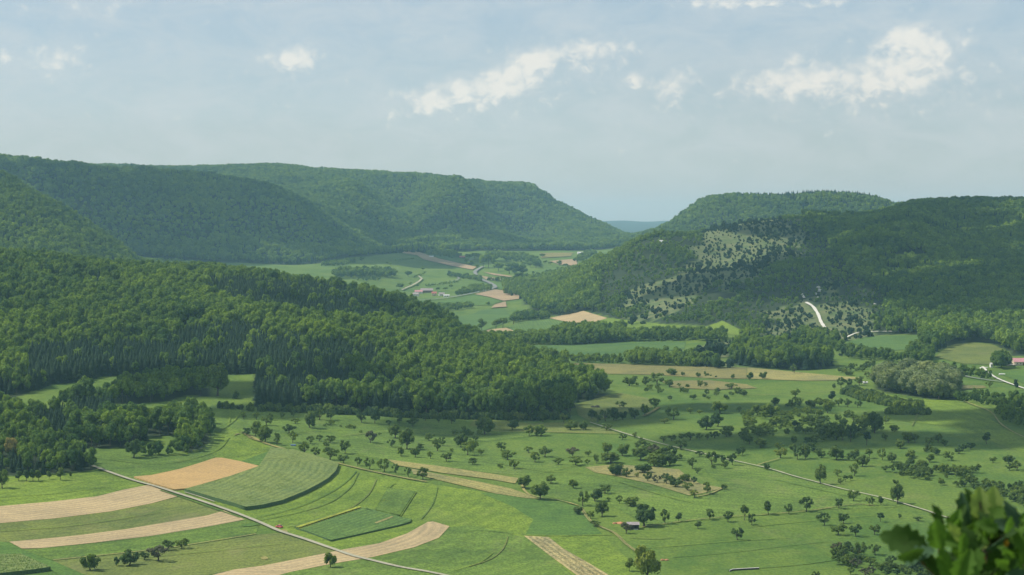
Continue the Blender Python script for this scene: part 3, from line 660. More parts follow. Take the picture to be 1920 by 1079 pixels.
ribbon('field_edge', [(440, 818), (456, 814), (470, 824), (500, 833)], 2.0, M['fallow'], 5.5, ragged=.5)
ribbon('field_edge', [(100, 1052), (284, 1033), (362, 1022), (480, 1003)], 1.2, M['hay'], 5)
ribbon('field_edge', [(480, 973), (560, 952), (620, 925), (655, 900), (668, 885)], .8, M['meadow_dark'], 5)
ribbon('field_edge', [(550, 990), (620, 968), (676, 954), (704, 960), (760, 974)], 1.4, M['greens'], 5)
ribbon('field_edge', [(1560, 735), (1500, 740), (1440, 742), (1390, 742)], 1.6, M['fallow'], 5, ragged=.6)
ribbon('field_edge', [(985, 1005), (1050, 1006), (1150, 1004)], 1.0, M['meadow_bright'], 5)
ribbon('field_edge', [(1400, 1068), (1500, 1060), (1590, 1048), (1640, 1046)], 1.0, M['meadow_dark'], 5)
ribbon('farm_track', [(1788, 746), (1822, 760), (1858, 775), (1880, 800), (1925, 824), (2000, 850)], 1.5, M['hay'], 6, ragged=.4)
ribbon('lane', [(1842, 690), (1860, 706), (1877, 715), (1904, 725), (1925, 732), (2000, 755)], 2.6, M['chalk'], 6, ragged=.2)
ribbon('lane', [(1785, 701), (1817, 709), (1860, 716), (1880, 718)], 3.0, M['asphalt'], 6)
ribbon('lane', [(1888, 688), (1903, 686), (1925, 683), (1960, 684)], 3.0, M['chalk'], 6)
ribbon('lane', [(1569, 634), (1575, 637), (1588, 635), (1603, 628), (1625, 625), (1700, 624)], 3.0, M['chalk'], 7)
ribbon('lane', [(775, 566), (823, 562.5), (875, 554.5), (921, 544), (928.5, 539.6), (917, 532), (902, 526), (893, 518), (890, 512.5), (898, 506), (907, 502)], 9.0, M['asphalt'], 6, 4)
ribbon('lane', [(754, 546), (764, 541), (772, 538), (786, 530), (791, 525), (785, 520)], 5.0, M['track'], 6, 4)
ribbon('lane', [(840, 530), (855, 528), (861, 525), (858, 521)], 4.0, M['asphalt'], 6, 4)
ribbon('lane', [(880, 490), (893, 487), (905, 486)], 5.0, M['asphalt'], 6, 4)
ribbon('lane', [(1018, 516), (1030, 520), (1044, 523)], 5.0, M['asphalt'], 6, 4)
# swaths and old cutting lines left in the meadows
for k_, (ln, w_, mt_) in enumerate([([(672, 888), (656, 916), (620, 943), (562, 962), (484, 978)], .9, 'meadow_mid'), ([(706, 900), (690, 930), (652, 957), (590, 978), (540, 990)], .8, 'meadow_olive'), ([(742, 908), (728, 918), (704, 958)], .8, 'meadow_mid'),
        ([(820, 915), (812, 945), (790, 975)], 1.0, 'meadow_mid'), ([(880, 1064), (920, 1050), (944, 1030), (952, 1008)], 1.0, 'meadow_olive'), ([(850, 1072), (900, 1056), (925, 1038)], .7, 'meadow_bright'), ([(870, 1000), (900, 996), (985, 1004)], .9, 'meadow_dark'),
        ([(1200, 1030), (1280, 1024), (1380, 1016), (1480, 1010)], .8, 'meadow_bright'), ([(1260, 1046), (1360, 1038), (1500, 1022), (1560, 1016)], .8, 'meadow_dark'), ([(1180, 1010), (1230, 1012), (1260, 1010)], 1.2, 'meadow_olive'), ([(1400, 990), (1500, 980), (1640, 968)], .8, 'meadow_bright'),
        ([(930, 870), (1010, 884), (1090, 888)], 1.0, 'meadow_bright'), ([(640, 820), (720, 812), (800, 814), (900, 822)], 1.1, 'meadow_olive'), ([(560, 812), (640, 808), (740, 806)], .9, 'meadow_bright'), ([(1160, 905), (1240, 930), (1300, 945)], .9, 'meadow_bright'),
        ([(1700, 790), (1780, 786), (1850, 788)], 1.2, 'meadow_olive'), ([(1710, 800), (1720, 780), (1712, 772)], 1.0, 'meadow_olive'), ([(180, 860), (300, 872), (400, 850), (430, 822)], .9, 'meadow_bright'), ([(428, 800), (432, 775), (424, 756)], 1.1, 'meadow_bright'), ([(410, 812), (440, 790), (452, 772)], .9, 'meadow_bright'),
        ([(0, 934), (110, 926), (200, 914)], .9, 'meadow_mid'), ([(0, 998), (150, 986), (300, 962)], .8, 'meadow_bright'), ([(240, 1050), (400, 1035), (540, 1020)], .7, 'meadow_mid'), ([(1450, 900), (1560, 925), (1680, 950)], .9, 'meadow_dark'), ([(1100, 700), (1200, 706), (1330, 712)], 1.2, 'meadow_olive')]):
    ribbon('cutting_line', ln, w_ * 1.2, M[mt_], 4.2 + .07 * k_, ragged=.5)
# the bare strip of white stones that runs down the heath
_w, P_ = ribbon('scree_strip', [(1511, 570), (1523, 577), (1530, 586), (1535, 595), (1539, 606), (1546, 617)], 5.0, M['chalk'], 8, 3, ragged=.35)
ribbon('scree_strip', [(1503, 554), (1508, 562)], 4.0, M['chalk'], 8, 2, ragged=.3)
for (a, b) in ((533, 998), (496, 1048)):
    th = np.linspace(0, 2 * math.pi, 22)
    field('trampled_ring', [(a + 6.5 * math.cos(k) * (1 + .12 * math.sin(3 * k)), b + 3.2 * math.sin(k)) for k in th[:-1]], M['hay'], 4, cell=2.0)
field('trampled_ring', [(452, 985), (480, 982), (488, 985), (470, 989), (455, 989)], M['meadow_dark'], 4)

# tufts of the standing crops, joined: nobody could count them
def tufts(name, P, n, h, w, mat, label, lift=0.0, test=None, cat='crop'):
    mn, mx = P.min(0), P.max(0); X = rng.uniform(mn[0], mx[0], n * 3); Y = rng.uniform(mn[1], mx[1], n * 3)
    k = inside(X, Y, P); X = X[k][:n]; Y = Y[k][:n]
    if test is not None: k = test(X, Y); X = X[k]; Y = Y[k]
    n = len(X); Z = ground(X, Y) + lift; th = rng.uniform(0, math.pi, n); hh = h * rng.uniform(.6, 1.2, n); ww = w * rng.uniform(.6, 1.3, n)
    dx = np.cos(th) * ww; dy = np.sin(th) * ww; V = np.empty((n, 5, 3))
    V[:, 0] = np.stack([X - dx, Y - dy, Z], 1); V[:, 1] = np.stack([X + dx, Y + dy, Z], 1); V[:, 2] = np.stack([X + dy * .5, Y - dx * .5, Z + hh], 1)
    V[:, 3] = np.stack([X + dy, Y - dx, Z + hh * .2], 1); V[:, 4] = np.stack([X - dy, Y + dx, Z + hh * .2], 1)
    b = np.arange(n) * 5
    Fc = np.concatenate([np.stack([b, b + 1, b + 2], 1), np.stack([b + 3, b + 4, b + 2], 1)])
    obj(name, mesh(name, V.reshape(-1, 3), Fc, [mat]), kind='stuff', label=label, cat=cat)

tufts('maize_plants', mzP, 22000, .35, .3, M['crop_leaf'], 'maize plants standing in rows over the large curved field', 1.9)
tufts('maize_plants', mz2P, 5000, .35, .3, M['crop_leaf'], 'maize plants over the corner block at the bottom left', 1.8)
tufts('vegetable_plants', vgP, 8000, .3, .25, M['crop_dark'], 'dark leafy crop plants over the plot beside the farm track', .65)
tufts('flowers', hits([(554, 991), (673, 953.5), (679, 956), (562, 996)], 8), 1500, .5, .3, M['flower'], 'thin line of yellow flowers along the upper edge of the dark plot', .7, cat='flowers')
tufts('flowers', hits([(733, 919), (750, 921), (722, 960), (706, 958)], 8), 1100, .5, .25, M['flower'], 'yellow flowers in a band across the small square plot', .4, cat='flowers')
tufts('straw', hits([(990, 1010), (1025, 1012), (1056, 1032), (1150, 1090), (1100, 1090), (1045, 1050)], 8), 2600, .3, .7, M['hay'], 'loose hay lying along the pale mown strip', .1, cat='hay')

# ------------------------------------------------------------------ tree shapes
def ico(sub=1):
    t = (1 + 5 ** .5) / 2
    v = [(-1, t, 0), (1, t, 0), (-1, -t, 0), (1, -t, 0), (0, -1, t), (0, 1, t), (0, -1, -t), (0, 1, -t), (t, 0, -1), (t, 0, 1), (-t, 0, -1), (-t, 0, 1)]
    f = [(0, 11, 5), (0, 5, 1), (0, 1, 7), (0, 7, 10), (0, 10, 11), (1, 5, 9), (5, 11, 4), (11, 10, 2), (10, 7, 6), (7, 1, 8), (3, 9, 4), (3, 4, 2), (3, 2, 6), (3, 6, 8), (3, 8, 9), (4, 9, 5), (2, 4, 11), (6, 2, 10), (8, 6, 7), (9, 8, 1)]
    v = [np.array(p) / np.linalg.norm(p) for p in v]
    for _ in range(sub):
        c = {}; nf = []
        def mid(a, b):
            k = (min(a, b), max(a, b))
            if k not in c: m = v[a] + v[b]; v.append(m / np.linalg.norm(m)); c[k] = len(v) - 1
            return c[k]
        for a, b, d in f:
            x, y, z = mid(a, b), mid(b, d), mid(d, a); nf += [(a, x, z), (b, y, x), (d, z, y), (x, y, z)]
        f = nf
    return np.array(v), np.array(f)

ICO0, ICO1 = ico(0), ico(1)


def crown(seed, rx, rz, zc, nl, lr, nq, qs, spread=.66, core=.84, flat=0.0, hi=True):
    """lumps of foliage: leaf-sized faces set over the lumps, a dark core mesh in each"""
    r = np.random.default_rng(seed); d = r.normal(size=(nl, 3)); d /= np.linalg.norm(d, axis=1)[:, None]
    d[:, 2] = d[:, 2] * .85 + .12 if flat == 0 else d[:, 2] * .8
    C = d * np.array([rx, rx, rz]) * spread * r.uniform(.65, 1.12, (nl, 1)); C[:, 2] += zc
    C[0] = (0, 0, zc + rz * .2)
    rad = lr * r.uniform(.7, 1.3, nl)
    V = []; Fc = []; b = 0
    iv, fi = ICO1 if hi else ICO0
    for c, q in zip(C, rad):
        nv = iv * q * core * (1 + .25 * r.uniform(-1, 1, (len(iv), 1))) + c; V.append(nv); Fc.append(fi + b); b += len(iv)
    V = np.concatenate(V); Fc = np.concatenate(Fc)
    w = rad ** 2; k = r.choice(nl, nq, p=w / w.sum())
    dd = r.normal(size=(nq, 3)); dd /= np.linalg.norm(dd, axis=1)[:, None]
    out = C[k] - np.array([0, 0, zc - rz * .3]); out /= np.linalg.norm(out, axis=1)[:, None] + 1e-6
    dd = dd + out * .7 + np.array([0, 0, .25]); dd /= np.linalg.norm(dd, axis=1)[:, None]
    P = C[k] + dd * rad[k][:, None] * r.uniform(.86, 1.18, (nq, 1))
    nn = dd + r.normal(size=(nq, 3)) * .45; nn /= np.linalg.norm(nn, axis=1)[:, None]
    t = np.cross(nn, r.normal(size=(nq, 3))); t /= np.linalg.norm(t, axis=1)[:, None] + 1e-6; s = np.cross(nn, t)
    a = qs * r.uniform(.55, 1.3, (nq, 1)); t *= a; s *= a * r.uniform(.6, 1, (nq, 1))
    qv = np.stack([P - t, P - s * .8, P + t, P + s], 1).reshape(-1, 3)
    qf = (np.arange(nq) * 4)[:, None]
    qf = np.concatenate([qf + np.array([[0, 1, 2]]), qf + np.array([[0, 2, 3]])]) + len(V)
    return np.concatenate([V, qv]), np.concatenate([Fc, qf])


def tube(pts, rad, n=6):
    V = []; Fc = []
    for i, (p, r) in enumerate(zip(pts, rad)):
        p = Vector(p); d = (Vector(pts[min(i + 1, len(pts) - 1)]) - Vector(pts[max(i - 1, 0)])).normalized()
        a = d.orthogonal().normalized(); b = d.cross(a)
        for k in range(n):
            t = 2 * math.pi * k / n; V.append(p + (a * math.cos(t) + b * math.sin(t)) * r)
    for i in range(len(pts) - 1):
        for k in range(n):
            j = (k + 1) % n; Fc += [(i * n + k, i * n + j, (i + 1) * n + j), (i * n + k, (i + 1) * n + j, (i + 1) * n + k)]
    return np.array([tuple(v) for v in V]), np.array(Fc)


def join(parts):
    V = []; Fc = []; b = 0
    for v, f in parts: V.append(v); Fc.append(np.asarray(f) + b); b += len(v)
    return np.concatenate(V), np.concatenate(Fc)


def trunk(seed, h, r, top, limbs=5, spread=2.0):
    q = np.random.default_rng(seed); lean = q.uniform(-.3, .3, 2)
    ps = [tube([(0, 0, -.6), (0, 0, .25), (lean[0] * .4, lean[1] * .4, h * .55), (lean[0], lean[1], h), (lean[0] * 1.2, lean[1] * 1.2, top)], [r * 1.5, r * 1.15, r * .9, r * .7, r * .25])]
    for k in range(limbs):
        a = k * 2.4 + q.uniform(0, 1); z0 = h * q.uniform(.75, 1.0)
        e = (math.cos(a) * spread, math.sin(a) * spread, z0 + (top - z0) * q.uniform(.5, .95))
        ps.append(tube([(lean[0], lean[1], z0), (e[0] * .5 + lean[0], e[1] * .5, (z0 + e[2]) * .5 - .1), e], [r * .5, r * .35, r * .12], 5))
    return join(ps)


def spruce(seed, h=1.0, rb=.17, tiers=13, nb=9, z0=.1):
    q = np.random.default_rng(seed); V = []; Fc = []; b = 0
    for i in range(tiers):
        f = i / (tiers - 1); z = h * (z0 + (1 - z0) * f ** .9); r = rb * h * (1 - f) ** .8 * q.uniform(.85, 1.1) + .008 * h
        for k in range(nb):
            a = 2 * math.pi * (k + q.uniform(-.3, .3)) / nb + i * .7; rr = r * q.uniform(.7, 1.18); dr = rr * q.uniform(.25, .55)
            ca, sa = math.cos(a), math.sin(a); w = rr * .30
            V += [(0, 0, z + .035 * h), (ca * rr * .6 - sa * w, sa * rr * .6 + ca * w, z - dr * .75), (ca * rr, sa * rr, z - dr * .8), (ca * rr * .6 + sa * w, sa * rr * .6 - ca * w, z - dr * .75), (ca * rr * .65, sa * rr * .65, z - dr * .25)]
            Fc += [(b, b + 1, b + 4), (b + 1, b + 2, b + 4), (b + 2, b + 3, b + 4), (b + 3, b, b + 4)]; b += 5
    n = 8
    for (r0, z) in ((rb * .62 * h, z0 * h * .8), (rb * .4 * h, .45 * h), (.004 * h, .97 * h)):
        V += [(math.cos(2 * math.pi * k / n) * r0, math.sin(2 * math.pi * k / n) * r0, z) for k in range(n)]
    for i in range(2):
        for k in range(n):
            j = (k + 1) % n; Fc += [(b + i * n + k, b + i * n + j, b + (i + 1) * n + j), (b + i * n + k, b + (i + 1) * n + j, b + (i + 1) * n + k)]
    return np.array(V), np.array(Fc)


def two(name, cr, cm, tr=None):
    """a crown mesh and its trunk mesh"""
    return mesh(name + '_crown', cr[0], cr[1], [cm]), (mesh(name + '_trunk', tr[0], tr[1], [M['bark']], True) if tr is not None else None)

# unit trees: height 1, crown width as given in w
def unit(c, t=None):
    """scale a crown and its trunk so the tree is one high and one wide"""
    z = np.percentile(c[0][:, 2], 99.8); w = np.percentile(np.abs(c[0][:, :2]), 98) * 2; k = np.array([1 / w, 1 / w, 1 / z])
    return (c[0] * k, c[1]), (None if t is None else (t[0] * k, t[1]))

SHAPES = {}
def reg(kind, w, crs, trs): SHAPES.setdefault(kind, []).append((crs, trs, w))
for s in range(5):      # wood trees, domed; 20 m high
    c = crown(100 + s, 5.4, 6.8, 11.4, 18, 2.2, 1000, .55, .82)
    c, t_ = unit(c, trunk(s, 8, .35, 14, 4, 3)); reg('wood', 1, mesh('broadleaf_crown', *c, [M['broadleaf']]), mesh('broadleaf_trunk', *t_, [M['bark']], True))
for s in range(2):
    c = crown(140 + s, 5.2, 8.0, 11.0, 16, 2.8, 900, .8, .7)
    c, t_ = unit(c, trunk(9 + s, 8, .35, 14, 4, 3)); reg('willow', 1, mesh('willow_crown', *c, [M['willow']]), mesh('willow_trunk', *t_, [M['bark']], True))
for s in range(4):      # spruces; 1 high
    c, t_ = unit(spruce(200 + s, 1.0, .17 + .02 * (s % 2), 17, 11), tube([(0, 0, -.03), (0, 0, .5), (0, 0, .9)], [.012, .008, .002])); reg('spruce', 1, mesh('spruce_crown', *c, [M['spruce']]), mesh('spruce_trunk', *t_, [M['bark']], True))
for s in range(6):      # orchard trees: short stem, loose flattened crown; 7 m
    c = crown(300 + s, 3.2, 2.6, 4.0, 15, .92, 700, .32, .92, .6, .5)
    c, t_ = unit(c, trunk(30 + s, 2.0, .26, 4.6, 6, 2.3)); reg('fruit', 1, mesh('fruit_crown', *c, [M['fruit']]), mesh('fruit_trunk', *t_, [M['bark']], True))
for s in range(4):      # dense round trees
    c = crown(340 + s, 3.1, 3.2, 3.6, 18, 1.1, 850, .34, .78, .76)
    c, t_ = unit(c, trunk(50 + s, 1.4, .28, 4.2, 4, 1.6)); reg('dense', 1, mesh('dense_crown', *c, [M['fruit']]), mesh('dense_trunk', *t_, [M['bark']], True))
for s in range(3):      # slender young trees
    c = crown(370 + s, 1.7, 2.7, 4.4, 10, .95, 460, .38, .72, .75)
    c, t_ = unit(c, trunk(60 + s, 2.0, .16, 5.0, 4, 1.0)); reg('slim', 1, mesh('slim_crown', *c, [M['fruit']]), mesh('slim_trunk', *t_, [M['bark']], True))
for s in range(3):      # bushes down to the ground
    c = crown(400 + s, 1.5, .95, .95, 12, .62, 420, .26, .8, .86)
    c, t_ = unit(c, trunk(70 + s, .5, .06, 1.2, 4, .7)); reg('bush', 1, mesh('bush_crown', *c, [M['fruit']]), mesh('bush_stem', *t_, [M['bark']], True))
for k, mt, src in (('yellow', 'fruit_yellow', 'fruit'), ('grey', 'fruit_grey', 'fruit'), ('bigyellow', 'fruit_yellow', 'dense'), ('orange', 'orange', 'wood'), ('juniper', 'spruce', 'slim')):
    for (a, b, w) in SHAPES[src][:2]:
        a2 = a.copy(); a2.materials.clear(); a2.materials.append(M[mt]); reg(k, w, a2, b)

# light versions for the far woods
far_col = bpy.data.collections.new('wood_kinds')      # not linked to the scene: only a palette for the woods
near_col = bpy.data.collections.new('near_wood_kinds')
def palette(coll, order):
    for i, me in enumerate(order):
        o = bpy.data.objects.new('%02d_kind' % i, me); coll.objects.link(o)
def merged(kind, i):
    a, b, w = SHAPES[kind][i]
    return a
farm = []
for s in range(5):
    c = crown(500 + s, 5.6, 6.5, 11.5, 10, 3.0, 190, 1.3, .72, .92, hi=False); farm.append(mesh('far_broadleaf', *unit(c)[0], [M['broadleaf']]))
for s in range(2): farm.append(mesh('far_spruce', *unit(spruce(560 + s, 1.0, .19, 9, 7))[0], [M['spruce']]))
for s in range(2):
    c = crown(580 + s, 1.2, 1.0, .9, 5, .6, 60, .4, .7, .95, hi=False); farm.append(mesh('far_bush', *unit(c)[0], [M['spruce']]))
palette(far_col, farm)
palette(near_col, [merged('wood', i) for i in range(5)] + [merged('spruce', i) for i in range(4)] + [merged('fruit', i) for i in range(3)] + [merged('dense', i) for i in range(2)] + [merged('bush', i) for i in range(3)] + [merged('willow', 0)])


def gn(coll):
    g = bpy.data.node_groups.new('scatter', 'GeometryNodeTree')
    g.interface.new_socket('Geometry', in_out='INPUT', socket_type='NodeSocketGeometry')
    g.interface.new_socket('Geometry', in_out='OUTPUT', socket_type='NodeSocketGeometry')
    n, l = g.nodes, g.links
    i = n.new('NodeGroupInput'); o = n.new('NodeGroupOutput'); ip = n.new('GeometryNodeInstanceOnPoints')
    ci = n.new('GeometryNodeCollectionInfo'); ci.inputs['Collection'].default_value = coll
    ci.inputs['Separate Children'].default_value = True; ci.inputs['Reset Children'].default_value = True
    def na(nm, ty):
        a = n.new('GeometryNodeInputNamedAttribute'); a.data_type = ty; a.inputs['Name'].default_value = nm; return a.outputs[0]
    l.new(i.outputs[0], ip.inputs['Points']); l.new(ci.outputs[0], ip.inputs['Instance'])
    ip.inputs['Pick Instance'].default_value = True
    l.new(na('idx', 'INT'), ip.inputs['Instance Index']); l.new(na('rot', 'FLOAT_VECTOR'), ip.inputs['Rotation']); l.new(na('scl', 'FLOAT_VECTOR'), ip.inputs['Scale'])
    l.new(ip.outputs[0], o.inputs[0])
    return g

GN_FAR, GN_NEAR = gn(far_col), gn(near_col)
NEAR_W = np.array([.52] * 5 + [.38] * 4 + [1.05] * 3 + [.95] * 2 + [1.6] * 3 + [.6]); FAR_W = np.array([.56] * 5 + [.38] * 2 + [1.2] * 2)


def stuff(name, P, S, idx, tree, label, cat='wood', kind='stuff'):
    n = len(P)
    if n == 0: return
    S = np.array(S, float); S[:, :2] *= (NEAR_W if tree is GN_NEAR else FAR_W)[np.asarray(idx)][:, None]
    me = bpy.data.meshes.new(name); me.vertices.add(n); me.vertices.foreach_set('co', np.asarray(P, np.float32).ravel())
    a = me.attributes.new('idx', 'INT', 'POINT'); a.data.foreach_set('value', np.asarray(idx, np.int32))
    rot = np.zeros((n, 3), np.float32); rot[:, 2] = rng.uniform(0, 6.28, n); rot[:, 0] = rng.normal(0, .04, n)
    a = me.attributes.new('rot', 'FLOAT_VECTOR', 'POINT'); a.data.foreach_set('vector', rot.ravel())
    a = me.attributes.new('scl', 'FLOAT_VECTOR', 'POINT'); a.data.foreach_set('vector', np.asarray(S, np.float32).ravel())
    o = obj(name, me, label=label, cat=cat, kind=kind)
    m = o.modifiers.new('scatter', 'NODES'); m.node_group = tree
    return o


def grid(x0, x1, y0, y1, s):
    xs = np.arange(x0, x1, s); ys = np.arange(y0, y1, s * .87); gx, gy = np.meshgrid(xs, ys)
    gx = gx + (np.arange(len(ys)) % 2)[:, None] * s / 2
    gx = gx + rng.uniform(-.33, .33, gx.shape) * s; gy = gy + rng.uniform(-.33, .33, gx.shape) * s
    return gx.ravel(), gy.ravel()


def spruce_zone(X, Y, kind):
    """how far conifers rule here, 0..1"""
    u = 960 + F * X / Y; v = V0 + (HZ - ground(X, Y)) / Y * F
    p = np.full(X.shape, .12)
    if kind == 1:
        for poly, q in ((((50, 740), (50, 672), (190, 660), (330, 668), (480, 676), (482, 702), (340, 706), (190, 714)), .95),
                        (((300, 668), (330, 640), (450, 628), (560, 650), (700, 668), (720, 700), (700, 712), (482, 704)), .9),
                        (((484, 770), (468, 735), (480, 716), (600, 712), (700, 722), (760, 735), (770, 752), (600, 756)), .9),
                        (((380, 560), (400, 538), (600, 552), (720, 580), (800, 620), (600, 620), (450, 600)), .75),
                        (((100, 848), (60, 800), (150, 770), (214, 764), (214, 792), (216, 808), (160, 815)), .7)):
            pp = np.array(poly, float); p = np.where(inside(u, v, pp), q, p)
        p = np.where((p < .2) & (vnoise(X, Y, 90, 8) > .2), .55, p)
    elif kind == 4: p = np.where(vnoise(X, Y, 140, 9) > .35, .4, .06)
    elif kind == 3: p = np.where(vnoise(X, Y, 300, 10) > .45, .35, .03)
    else: p = np.full(X.shape, .02)
    return p


# the big woods
far_sets = {2: [], 3: [], 4: []}
NEARW = []      # near wood trees: X, Y, z, height, width, species
def grow(X, Y, kind, hm, near):
    Z = ground(X, Y); n = len(X)
    sp_ = rng.random(n) < spruce_zone(X, Y, kind)
    H = hm * rng.uniform(.66, 1.28, n) * (1 + .2 * vnoise(X, Y, 60, 11)); H = np.where(sp_, H * (.82 if kind == 1 else 1.0), H)
    return Z, sp_, H

gx, gy = grid(-1500, 200, 1450, 2750, 8.0)
k = forest_at(gx, gy) == 1; gx, gy = gx[k], gy[k]
for g in (LEFTW, GROVE1, GROVE2, RIGHTG, WOODG):
    mn, mx = g.min(0), g.max(0); a, b = grid(mn[0], mx[0], mn[1], mx[1], 7.2); k = inside(a, b, g)
    gx = np.concatenate([gx, a[k]]); gy = np.concatenate([gy, b[k]])
zone = spruce_zone(gx, gy, 1) > .65; k = ~zone | (rng.random(len(gx)) < .10); gx, gy = gx[k], gy[k]; nb_ = len(gx)
a, b = grid(-1500, 200, 1200, 2750, 5.4); k = ((forest_at(a, b) == 1) | inside(a, b, LEFTW)); a, b = a[k], b[k]; k = spruce_zone(a, b, 1) > .65; a, b = a[k], b[k]
gx = np.concatenate([gx, a]); gy = np.concatenate([gy, b])
Z, S_, H = grow(gx, gy, 1, 19.5, True)
S_[:nb_] &= spruce_zone(gx[:nb_], gy[:nb_], 1) < .65; S_[nb_:] = True; H[nb_:] = 15.5 * rng.uniform(.8, 1.2, len(gx) - nb_)
u_ = 960 + F * gx / gy
in_g = inside(gx, gy, RIGHTG); H[in_g] *= .85; S_[in_g] = False
in_w = inside(gx, gy, WOODG); S_[in_w] = rng.random(in_w.sum()) < .4
in_1 = inside(gx, gy, GROVE1) | inside(gx, gy, GROVE2); H[in_1] *= .68; S_[in_1] = False
u__ = u_ < -250
lw = inside(gx, gy, LEFTW); H[lw] *= np.where(gy[lw] < 1230, .60, .80)
NEARW = dict(x=gx, y=gy, z=Z, h=H, s=S_, g=in_g, w=in_w)


def visible(X, Y, Zb, H, W, prior=None):
    """which trees show: nearest first against a running skyline"""
    order = np.argsort(Y); top = np.full(700, 5000.0); res = np.zeros(len(X), bool)
    for i in order:
        u = 960 + F * X[i] / Y[i]; vt = V0 + (HZ - Zb[i] - H[i]) / Y[i] * F
        hw = max(1, W[i] * F / Y[i] * .35)
        a = int((u - hw) / 4) + 60; b = int((u + hw) / 4) + 61
        if b <= 60 or a >= 540 or vt > 1085: continue
        a = max(a, 0); b = min(b, 699)
        if vt < np.mean(top[a:b]) - 4: res[i] = True
        top[a:b] = np.minimum(top[a:b], vt + 2)
    return res

nw = NEARW
vis = visible(nw['x'], nw['y'], nw['z'], nw['h'], nw['h'] * .5)
size = nw['h'] / nw['y'] * np.where(vis, 1, 0)
chosen = np.zeros(len(gx), bool)
for cond, cnt in (((~nw['s']) & vis, 285), (nw['s'] & vis, 285)):
    ids = np.where(cond)[0]; ids = ids[np.argsort(-(nw['h'][ids] ** .3) / nw['y'][ids])][:cnt]; chosen[ids] = True

rest = ~chosen
idx = np.where(nw['s'], rng.integers(5, 9, len(gx)), np.where(nw['g'], 17, rng.integers(0, 5, len(gx))))
wd = np.where(nw['s'], rng.uniform(.95, 1.25, len(gx)) * nw['h'], rng.uniform(.85, 1.15, len(gx)) * nw['h'])
P = np.stack([nw['x'], nw['y'], nw['z'] - .5], 1); Sc = np.stack([wd, wd, nw['h']], 1)
for nm, c, lb in (('spruce_wood', rest & nw['s'], 'dark spruces in stands on the wooded spur at the left'), ('broadleaf_wood', rest & ~nw['s'], 'broadleaf trees crowding the wooded spur at the left')):
    stuff(nm, P[c], Sc[c], idx[c], GN_NEAR, lb)

FARW = {2: (9.5, 17, 'sunlit broadleaf wood on the steep slope at the left edge', (-2400, 0, 3000, 4500)),
        3: (12.5, 19, 'hazy broadleaf woods over the far plateau slopes', (-3900, 3600, 4600, 7700)),
        4: (9.5, 17, 'dark broadleaf wood over the hill at the right', (-50, 2600, 2000, 4900))}
for kind, (sp_, hm, lb, (x0, x1, y0, y1)) in FARW.items():
    X, Y = grid(x0, x1, y0, y1, sp_); u = 960 + F * X / Y
    k = (u > -600) & (u < 2500); X, Y = X[k], Y[k]
    k = forest_at(X, Y) == kind; X, Y = X[k], Y[k]
    for g in (LEFTW, WOODG): k = ~inside(X, Y, g); X, Y = X[k], Y[k]
    Z, S_, H = grow(X, Y, kind, hm, False)
    if kind == 4:      # scrubby middle slope: lower, looser growth
        uu = 960 + F * X / Y; vv = V0 + (HZ - Z) / Y * F; scr = inside(uu, vv, np.array([(1130, 470), (1290, 425), (1500, 405), (1560, 470), (1600, 520), (1660, 560), (1660, 640), (1380, 650), (1120, 610)], float))
        H = np.where(scr, H * (.52 + .25 * vnoise(X, Y, 90, 41)), H); keep = ~scr | (rng.random(len(X)) < .62 + .5 * vnoise(X, Y, 55, 42))
        X, Y, Z, S_, H = X[keep], Y[keep], Z[keep], S_[keep], H[keep]; S_ &= ~inside(960 + F * X / Y, V0 + (HZ - Z) / Y * F, np.array([(1130, 470), (1500, 405), (1660, 560), (1380, 650), (1120, 610)], float))
    if kind == 3: # the spruce fringe along the right-hand far crest
        fr = (960 + F * X / Y > 1380) & (np.abs(Y - 5800) < 60); S_ = np.where(fr, True, S_)
    w = rng.uniform(.85, 1.2, len(X)) * H * (1.12 if kind == 3 else 1.0)
    stuff('hill_wood', np.stack([X, Y, Z - .5], 1), np.stack([w, w, H], 1), np.where(S_, rng.integers(5, 7, len(X)), rng.integers(0, 5, len(X))), GN_FAR, lb)

# juniper bushes over the heath
for k, (sp_, h) in {'h1': (13, 4.2), 'h2': (13, 4.5), 'h3': (10.5, 3.6), 'h4': (9, 3.6), 'h5': (14, 4), 'h6': (12, 5), 'k1': (14, 5)}.items():
    g = PW[k]; mn, mx = g.min(0), g.max(0); X, Y = grid(mn[0], mx[0], mn[1], mx[1], sp_); m = inside(*ragged(X, Y), g) & (rng.random(len(X)) < .72 + .35 * vnoise(X, Y, 60, 31)); X, Y = X[m], Y[m]
    d, _ = guide_dist(P_, X, Y); m = d > 9; X, Y = X[m], Y[m]
    H = h * rng.uniform(.6, 1.5, len(X)) * np.where(rng.random(len(X)) < .07, 2.2, 1) * (1 + .4 * vnoise(X, Y, 40, 12)); w = H * rng.uniform(.55, 1.1, len(X))
    stuff('juniper_bushes', np.stack([X, Y, ground(X, Y) - .2], 1), np.stack([w, w, H], 1), rng.integers(7, 9, len(X)), GN_FAR, 'juniper bushes dotted over the dry heath on the right-hand hill', 'bushes')

